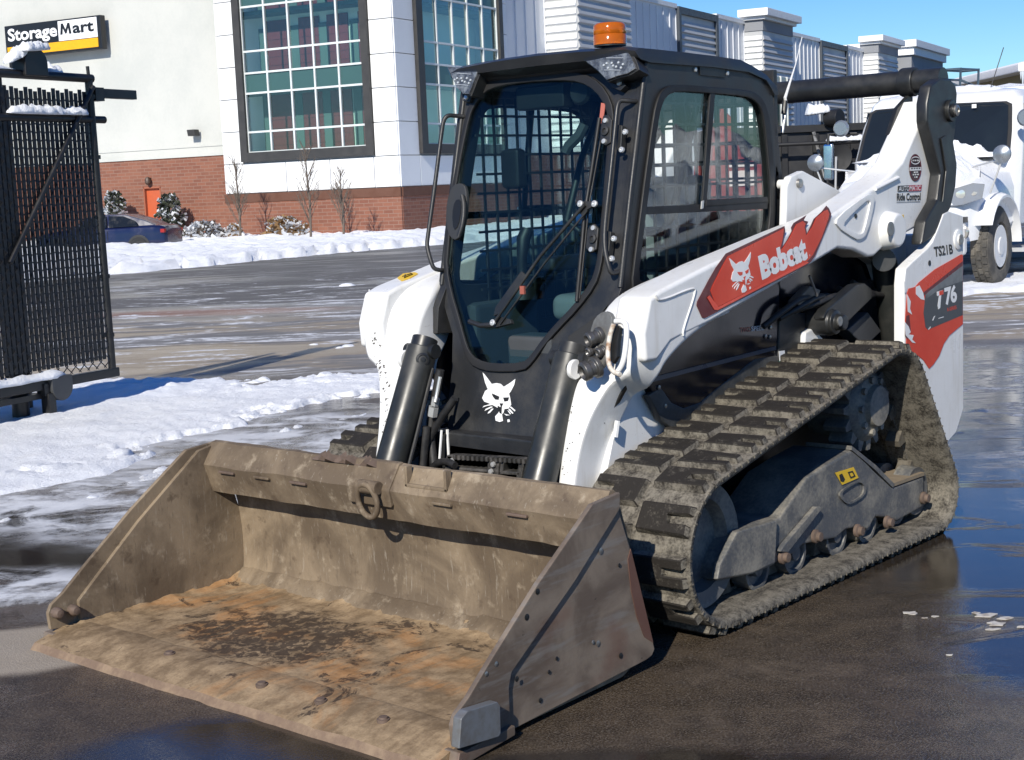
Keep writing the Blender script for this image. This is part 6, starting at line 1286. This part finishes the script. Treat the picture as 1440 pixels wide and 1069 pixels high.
# cab
m = MB(); secs = []
for z, xf, xb, wy in ((.75, -.55, -2.0, 1.0), (1.62, -.58, -2.0, 1.03), (2.10, -.80, -2.0, .99), (2.42, -1.0, -2.0, .93), (2.52, -1.14, -1.98, .86), (2.56, -1.4, -1.9, .70)):
    secs.append([T3(xb, -wy, z), T3(xb, wy, z), T3((xb+xf)/2, wy, z), T3(xf-.16, wy, z), T3(xf-.03, wy*.93, z), T3(xf+.07, 0, z), T3(xf-.03, -wy*.93, z), T3(xf-.16, -wy, z), T3((xb+xf)/2, -wy, z)])
m.loft(secs); tc_ = m.build('cab', TW, trk, bevel=.02, smooth=40)
def wsp(y, t): z = 1.66+.68*t; xf = -.58-.42*(z-1.62)/.8; w_ = 1.0; return T3(xf+.075*(1-(y/.98)**2)+.045, y, z)
out = [wsp(y, t) for y, t in ((-.93, .0), (-.5, -.04), (0, -.06), (.5, -.04), (.93, .0), (.91, .5), (.87, .97), (.80, 1.03), (0, 1.06), (-.80, 1.03), (-.87, .97), (-.91, .5))]; c = sum(out, V())/len(out)
m = MB(); m.prism(out, TF*.01); ws = m.build('windscreen', TBK, trk)
m = MB(); m.prism([c+(p-c)*.955+TF*.011 for p in out], TF*.012); m.build('glass', paint('dark windscreen glass', (.012, .016, .02), .06, dirt=(.02, .03, .035), scale=1.2, fine=3), ws, smooth=0)
m = MB(); m.obox(wsp(.42, .93)+TF*.03, TL_*.06, UP*.05, TF*.004); m.build('permit_sticker', DWHT, ws)
for a, b in (((.1, .02), (-.35, .32)), ((.7, .02), (.2, .30))): m = MB(); m.tube([wsp(*a)+TF*.03, wsp(*b)+TF*.03], .012, 6); m.build('wiper', TBK, ws)
for s_ in (1, -1):
    m = MB(); m.prism([T3(-.88, s_*1.02, 1.62), T3(-1.55, s_*1.025, 1.62), T3(-1.55, s_*.955, 2.33), T3(-1.08, s_*.955, 2.33)], TL_*s_*.02); m.build('door_window', paint('dark windscreen glass', (0,)*3), trk)
    m = MB(); m.tube([T3(-1.72, s_*1.08, 1.1), T3(-1.72, s_*1.10, 2.2)], .018, 8); m.build('grab_handle', CHROME, trk)
    m = tbox(-1.7, -.8, s_*.75, s_*1.1, .38, .44); m.build('step', GREYB, trk)
m = tbox(-9.0, -2.0, -.4, .4, .7, .95); m.build('chassis', TBK, trk)
m = tbox(-9.0, -2.25, -1.22, 1.22, 1.0, 2.62); bx_ = m.build('box_body', TW, trk, bevel=.04)
m = tbox(-3.1, -2.3, .85, 1.2, .45, .92); m.build('fuel_tank', TBK, trk, bevel=.08)
for x in (-6.2,): 
    for s_ in (1, -1): m = MB(); m.lathe(T3(x, s_*.85, .5), TL_*s_, [(.3, -.25), (.5, -.25), (.5, .15), (.3, .18), (.2, .02), (0, .02)], 30); m.build('wheel', MATS['dusty tyre'], trk)
# snow heaped on hood, roof
def snow_sheet(P, name, par, n=34, h=.16, seed=0., fade=.12, base=-.02):
    rows = []
    for i in range(n+1):
        r_ = []
        for j in range(n+1):
            u, v = i/n, j/n; p = P(u, v); e = max(0, min(1, min(u, 1-u, v, 1-v)/fade*(1+.4*fbm(p.x, p.y, seed, 3, 3)))); r_.append(p+UP*(base+h*(e*e*(3-2*e))*(1+.55*fbm(p.x, p.y, seed, 1.8, 4))))
        rows.append(r_)
    m = MB(); m.grid(rows); return m.build(name, SNOW, par, smooth=180)
def hoodp(u, v):
    x = -.58+1.42*u; y = -.93+1.86*v; t = max(0, min(1, (x+.62)/1.54)); zt_ = 1.66-.30*t-.18*max(0, (t-.75)/.25)**2; return T3(x, y*(1-.15*t), zt_-.30*abs(v-.5)**2*2)
bpy.context.view_layer.update()
def drop(x, y):
    o = T3(x, y, 6); h = S.ray_cast(bpy.context.evaluated_depsgraph_get(), o, V((0, 0, -1))); return h[1] if h[0] else T3(x, y, 1.4)
P1_ = lambda u, v: drop(-.44+1.18*u, -.80+1.60*v)
snow_sheet(P1_, 'hood_snow', trk, 46, .13, 3., .2)
snow_sheet(lambda u, v: T3(-.64+.34*u, -.92+1.84*v, 1.64+.02*u), 'hood_snow', trk, 40, .22, 9., .3)
snow_sheet(lambda u, v: drop(-1.95+.85*u, -.72+1.44*v), 'roof_snow', trk, 26, .07, 5., .2)
snow_sheet(lambda u, v: T3(-9.0+6.7*u, -1.2+2.4*v, 2.60), 'roof_snow', trk, 30, .10, 6.)
m = MB(); m.tube([T3(-1.3, .5, 2.55), T3(-1.45, .62, 3.1)], .006, 6); m.build('antenna', TBK, trk)
m = MB()
p_ = [atp(x, y, T3(-2.3, 0, 0), TF) for x, y in ((1325, 99), (1351, 97), (1350, 122), (1326, 112))]
m.tube(p_, .018, 6, closed=True); q_ = [p-TF*.5+TL_*.1 for p in p_]; m.tube(q_, .018, 6, closed=True)
for a, b in zip(p_, q_): m.cyl(a, b, .018, 6)
m.tube([p_[3], V((p_[3].x, p_[3].y, 2.6))], .018, 6); m.tube([p_[2], V((p_[2].x, p_[2].y, 2.6))], .018, 6); m.build('light_rack', paint('grey blue rack', (.05, .08, .11), .4), trk)
# ================================================================== BLACK DUMP BODY BEHIND
DB = gpx(1160, 395); DBn = hdir(180-3); DBr = hdir(87)
DB = CAM+hdir(math.degrees(math.atan((1150-720)/FPX)))*27; DB.z = 0
dmp = thing('dump_trailer', DB.copy(), 'black ribbed dump body with snow on its rail behind the loader cab', 'trailer')
def D3(x, y, z): return DB+rh*x+wh*y+UP*z
def dpx(x, y): p = atp(x, y, DB, wh); return (p-DB).dot(rh), p.z
x0, zt0 = dpx(1090, 178); x1, zt1 = dpx(1250, 176); zt0 = max(zt0, zt1)
m = MB(); m.obox(D3(x0-1.2, 0, .75), rh*(x1-x0+3.0), wh*2.4, UP*(zt0-.75)); m.build('dump_body', paint('black ribbed steel', (.014, .014, .016), .5, dirt=(.04, .04, .042), scale=3), dmp)
m = MB(); m.obox(D3(x0-1.2, -.08, zt0-.12), rh*(x1-x0+3.0), wh*.2, UP*.12); m.build('top_rail', TBK, dmp)
for k in range(9): m = MB(); m.obox(D3(x0-1.0+.55*k, -.07, .8), rh*.10, wh*.07, UP*(zt0-.95)); m.build('rib', TBK, dmp)
xa, za = dpx(1142, 186); xb_, zb2 = dpx(1158, 250); m = MB(); m.obox(D3(xa, -.10, za), rh*.06, wh*.03, UP*.03)
m = MB(); m.tube([D3(xa, -.12, za), D3(xb_, -.12, zb2)], .03, 6); m.build('brace', paint('scratched brace', (.30, .30, .30), .5, dirt=(.03, .03, .03), scale=14, amt=1.), dmp)
z_ = dpx(1150, 202)[1]; m = MB(); m.cyl(D3(x0-1, -.35, z_), D3(x1+.4, -.35, z_), .035, 8); m.build('bumper_bar', TBK, dmp)
snow_roll(D3(dpx(1155, 200)[0], -.35, z_+.03), D3(dpx(1210, 200)[0], -.35, z_+.03), .07, 'snow_cap', dmp, 26, 4.)
a = dpx(1170, 221); m = MB(); m.lathe(D3(a[0], -.30, a[1]), -wh, [(.26, 0), (.28, .03), (.27, .06), (.22, .05), (0, .01)], 28); m.build('round_mirror', TBK, dmp)
m = MB(); m.cyl(D3(a[0]-.02, -.42, a[1]), D3(a[0]-.05, -.42, .9), .02, 8); m.build('mirror_stay', GREYB, dmp)
a = dpx(1162, 167); m = MB(); m.cyl(D3(a[0], -.1, a[1]), D3(a[0]+.18, -.3, a[1]), .15, 18); m.obox(D3(a[0]-.6, -.05, a[1]-.22), rh*.7, wh*.2, UP*.12); m.build('work_light', TBK, dmp, bevel=.02)
snow_roll(D3(a[0]-.4, -.1, a[1]+.08), D3(a[0]+.05, -.15, a[1]+.12), .14, 'snow_cap', dmp, 14, 6.)
for x in (x0-.3, x1+.6): m = MB(); m.lathe(D3(x, -.1, .5), -wh, [(.5, -.3), (.5, 0), (.3, .02), (.2, -.1), (0, -.1)], 24); m.build('wheel', MATS['dusty tyre'], dmp)
# red spreader hopper seen through the cab window
RB = CAM+hdir(math.degrees(math.atan((985-720)/FPX)))*16; RB.z = 0
red = thing('red_spreader', RB.copy(), 'red steel hopper machine with a white label seen through the cab side window', 'machine')
REDM = paint('faded red machine paint', (.20, .030, .026), .5, dirt=(.13, .024, .02), scale=3)
def R3(x, y, z): return RB+rh*x+wh*y+UP*z
m = MB(); m.loft([[R3(-.7, 0, .7), R3(.75, 0, .7), R3(.75, 1.2, .7), R3(-.7, 1.2, .7)], [R3(-.85, -.1, 1.25), R3(.9, -.1, 1.25), R3(.9, 1.3, 1.25), R3(-.85, 1.3, 1.25)]]); m.build('chassis_box', REDM, red, bevel=.04)
m = MB(); m.prism([R3(.12, -.12, 1.2), R3(.22, -.12, 2.05), R3(.30, -.12, 2.25), R3(.42, -.12, 2.12), R3(.50, -.12, 1.72), R3(.72, -.12, 1.65), R3(.85, -.12, 1.2)], wh*.3); m.build('upright', REDM, red, bevel=.02)
m = MB(); m.lathe(R3(-.14, -.15, 1.58), wh, [(.20, 0), (.22, .05), (.22, .3), (.2, .34)], 22); m.obox(R3(-.34, -.1, 1.1), rh*.42, wh*.3, UP*.5); m.build('housing', REDM, red, bevel=.02)
m = MB(); m.obox(R3(.36, -.135, 1.42), rh*.26, wh*.01, UP*.16); m.obox(R3(.36, -.135, 1.62), rh*.26, wh*.01, UP*.03); m.build('label_plate', paint('dirty white label', (.6, .52, .48), .5), red)
for x in (-.5, .55): m = MB(); m.lathe(R3(x, -.05, .35), -wh, [(.35, -.25), (.35, 0), (.22, .03), (0, .0)], 22); m.build('wheel', TBK, red)
snow_roll(R3(-.9, -.2, 1.25), R3(.0, -.2, 1.28), .14, 'snow_cap', red, 18, 2.)
# ================================================================== BLUE SEDAN
CB = gpx(199, 349.5); CF = hdir(-82); CLf = V((-CF.y, CF.x, 0))   # forward to the left
if CLf.dot(CAM-CB) < 0: CLn = -CLf
else: CLn = CLf
CBc = CB-CLn*.9-UP*.27+CF*1.5
car = thing('sedan_car', CBc.copy(), 'dark blue sedan parked behind the snow bank by the orange door', 'car')
def C3(x, y, z): return CBc+CF*x+CLn*y+UP*z
BLU = paint('dark blue car paint', (.008, .013, .050), .16, scale=2, dirt=(.016, .02, .07)); CGL = paint('car glass', (.01, .012, .014), .05)
prof_ = [(2.32, .42), (2.34, .62), (2.22, .78), (1.45, .93), (.95, .98), (-1.75, 1.02), (-2.28, .98), (-2.36, .80), (-2.34, .40), (-1.9, .26), (1.9, .26)]
m = MB(); secs = []
for x, w, zt_ in ((2.36, .62, .72), (2.30, .76, .78), (2.05, .85, .86), (1.6, .89, .93), (.95, .905, 1.0), (-.5, .91, 1.02), (-1.8, .905, 1.04), (-2.15, .88, 1.03), (-2.30, .82, .98), (-2.37, .70, .88)):
    h_ = [(w*.90, .24), (w*.985, .40), (w, .55), (w*.975, .66), (w*.985, .76), (w*.95, zt_-.08), (w*.86, zt_-.01), (w*.45, zt_+.02)]
    secs.append([C3(x, y, z) for y, z in h_]+[C3(x, -y, z) for y, z in h_[::-1]])
m.loft(secs); m.build('body', BLU, car, smooth=28)
for s_ in (1, -1):
    for x in (1.42, -1.42): m = MB(); m.lathe(C3(x, s_*.86, .33), CLn*s_, [(.40, 0), (.40, .052), (.34, .056), (.0, .05)], 26); m.build('wheel_arch', TBK, car)
    m = MB(); m.obox(C3(-1.0, s_*.905, .27), CF*2.0, CLn*s_*.02, UP*.10); m.build('sill', TBK, car, bevel=.005)
    for x in (.95, -.34): m = MB(); m.obox(C3(x, s_*.908, .42), CF*.012, CLn*s_*.006, UP*.50); m.build('door_gap', TBK, car)
gh = [(1.05, .95), (.35, 1.38), (-.2, 1.45), (-.9, 1.42), (-1.55, 1.22), (-2.05, 1.0), (-1.9, .9), (.9, .9)]
m = MB(); secs = [[C3(x, y*(.84 if z < 1.0 else .66)/.84, z) for x, z in gh] for y in (-.84, -.6, 0, .6, .84)]; m.loft(secs); m.build('greenhouse', BLU, car, bevel=.02, smooth=50)
def cwin(P_, name='side_window'):
    for s_ in (1, -1):
        m = MB(); m.prism([C3(x, s_*((.86-(z-.95)*.42)), z) for x, z in P_], CLn*s_*.012); m.build(name, CGL, car)
cwin([(.72, 1.0), (.28, 1.34), (-.25, 1.39), (-.30, 1.0)]); cwin([(-.38, 1.0), (-.34, 1.39), (-.85, 1.37), (-1.3, 1.20), (-1.42, 1.02)])
m = MB(); m.prism([C3(1.03, -.74, .985), C3(1.03, .74, .985), C3(.42, .60, 1.36), C3(.42, -.60, 1.36)], V((0, 0, .012))+CF*.008); m.build('windscreen', CGL, car)
for x in (1.42, -1.42):
    for s_ in (1, -1): m = MB(); m.lathe(C3(x, s_*.80, .33), CLn*s_, [(.2, -.1), (.33, -.1), (.335, .10), (.30, .13), (.22, .125), (.20, .10), (0, .11)], 24); m.build('wheel', TBK, car)
for y_ in (.55, -.85): m = MB(); m.obox(C3(2.1, y_, .66), CF*.2, CLn*.3, UP*.12); m.build('headlight', HLE, car, bevel=.02)
for y_ in (.55, -.89): m = MB(); m.obox(C3(-2.34, y_, .78), CF*.14, CLn*.34, UP*.12); m.build('tail_light', paint('red lamp', (.3, .01, .01), .2), car)
for y_ in (.84, -1.02): m = MB(); m.obox(C3(.68, y_, .98), CF*.14, CLn*.18, UP*.12); m.build('mirror', BLU, car, bevel=.03)
snow_sheet(lambda u, v: C3(-1.62+.5*u, -.6+1.2*v, 1.15+.10*u), 'boot_snow', car, 12, .04, 2.)
# driveway markers in the verge
STK = paint('pale marker stake', (.55, .42, .40), .5)
for k, (x, y0_, y1_, n_) in enumerate(((168, 341, 326, 'leftmost'), (194, 344, 324, 'middle'), (201, 343, 325, 'rightmost'))):
    b = gpx(x, y0_); b = gp(*(lambda q: ((q-CAM).dot(rh), (q-CAM).dot(wh)))(b)); h = atp(x, y1_, b, wh).z; m = MB(); m.cyl(b-UP*.1, b+UP*h, .022, 6)
    tag(m.build('marker_stake', STK, None), 'thin pale snow marker stake in front of the blue sedan, %s of three' % n_, 'stake', 'snow marker stakes by the sedan')
# ================================================================== PLANTS IN THE VERGE
BARK = paint('bare bark', (.12, .095, .075), .9, dirt=(.2, .17, .14), scale=9); NEED = paint('dusty green needles', (.06, .075, .045), .9, dirt=(.12, .11, .08), scale=3, amt=.8); TANL = paint('tan dead leaves', (.36, .22, .10), .9, dirt=(.22, .12, .05), scale=3, amt=.8)
def sapling(x, yb, yt, label, seed):
    random.seed(seed); b = gpx(x, yb); h = atp(x, yt, b, wh).z
    t = thing('bare_sapling', b.copy(), label, 'tree', 'bare saplings along the verge')
    m = MB(); m.tube([b-UP*.2, b+UP*h*.4+rh*.05, b+UP*h*.75, b+UP*h], [.045, .036, .022, .007], 8); m.build('trunk', BARK, t, smooth=80)
    m = MB()
    for k in range(34):
        z = h*(.18+.78*random.random()); a = random.random()*6.28; ln = (h-z)*.30+.25+.25*random.random(); d = V((math.cos(a)*.45, math.sin(a)*.45, .9)).normalized(); p = b+UP*z
        q = p+d*ln; m.tube([p, p+d*ln*.5+V((random.uniform(-.05, .05), random.uniform(-.05, .05), 0)), q], [.013, .009, .004], 5)
        for j in range(3): s_ = p.lerp(q, .4+.2*j); m.tube([s_, s_+(d+V((random.uniform(-1, 1), random.uniform(-1, 1), .1))*.6)*ln*.3], [.008, .004], 4)
    m.build('crown', BARK, t, smooth=0)
sapling(338, 340, 228, 'bare upright sapling on the verge nearest the building corner seam, leftmost of the saplings', 4)
sapling(437, 339, 205, 'tall bare sapling in front of the large window, beside the tan leaved bush', 5)
sapling(483, 337, 240, 'slim bare sapling right of the tan leaved bush', 6)
def bush(x, yb, wpx, yt, mats, label, name, cat, seed, cone=False, depth=57., group=None, nleaf=900, snow=.5):
    random.seed(seed); b = atp(x, yb, PC-DR*(OFF+1.1), DR) if depth == 60 else atp(x, yb, CAM+fw*depth, fw); b.z = 0; depth = (b-CAM).dot(fw); h = max(.4, atp(x, yt, b, wh).z); w = wpx/FPX*depth/2
    t = thing(name, b.copy(), label, cat, group)
    m = MB()
    for k in range(7): a = k*.9; m.tube([b-UP*.1, b+V((math.cos(a)*w*.4, math.sin(a)*w*.4, h*.7))], [.03, .008], 5)
    m.build('branches', BARK, t); m = MB()
    for k in range(nleaf):
        z = random.random()**(1.3 if cone else .8); a = random.random()*6.28; rr = (1-z**1.6*.92 if cone else math.sqrt(max(.05, 1-z*z*.9)))*w*(.35+.65*random.random()**.5)*(1+.3*math.sin(a*3+seed)*math.sin(z*9))
        p = b+V((math.cos(a)*rr, math.sin(a)*rr, z*h)); s_ = random.uniform(.05, .13); u = V((random.uniform(-1, 1), random.uniform(-1, 1), random.uniform(-.6, .9))).normalized(); v = u.orthogonal().normalized()
        m.mi = 1 if (random.random() < snow and u.z > -.9) else 0
        m.face([p-u*s_-v*s_*.5, p+u*s_-v*s_*.4, p+u*s_*1.1+v*s_*.5, p-u*s_*.8+v*s_*.5])
    m.build('foliage', [mats, SNOW], t, smooth=0, recalc=False)
bush(163, 322, 40, 270, NEED, 'snow flecked evergreen shrub left of the orange door behind the sedan', 'evergreen_shrub', 'shrub', 1, False, 60, 'evergreen shrubs by the door', 1100, .35)
bush(240, 324, 42, 274, NEED, 'snow flecked evergreen shrub right of the orange door', 'evergreen_shrub', 'shrub', 2, False, 60, 'evergreen shrubs by the door', 1100, .35)
bush(290, 333, 62, 312, BARK, 'low snow covered shrub at the foot of the brick wall', 'low_shrub', 'shrub', 3, False, 55, 'low shrubs under the brick wall', 700, .62)
bush(330, 332, 26, 316, TANL, 'small snowy shrub behind the leftmost bare sapling', 'low_shrub', 'shrub', 8, False, 54, 'low shrubs under the brick wall', 300, .55)
bush(402, 332, 64, 306, TANL, 'tan leaved bush with clumps of snow under the large window', 'tan_bush', 'shrub', 4, False, 53, None, 800, .42)
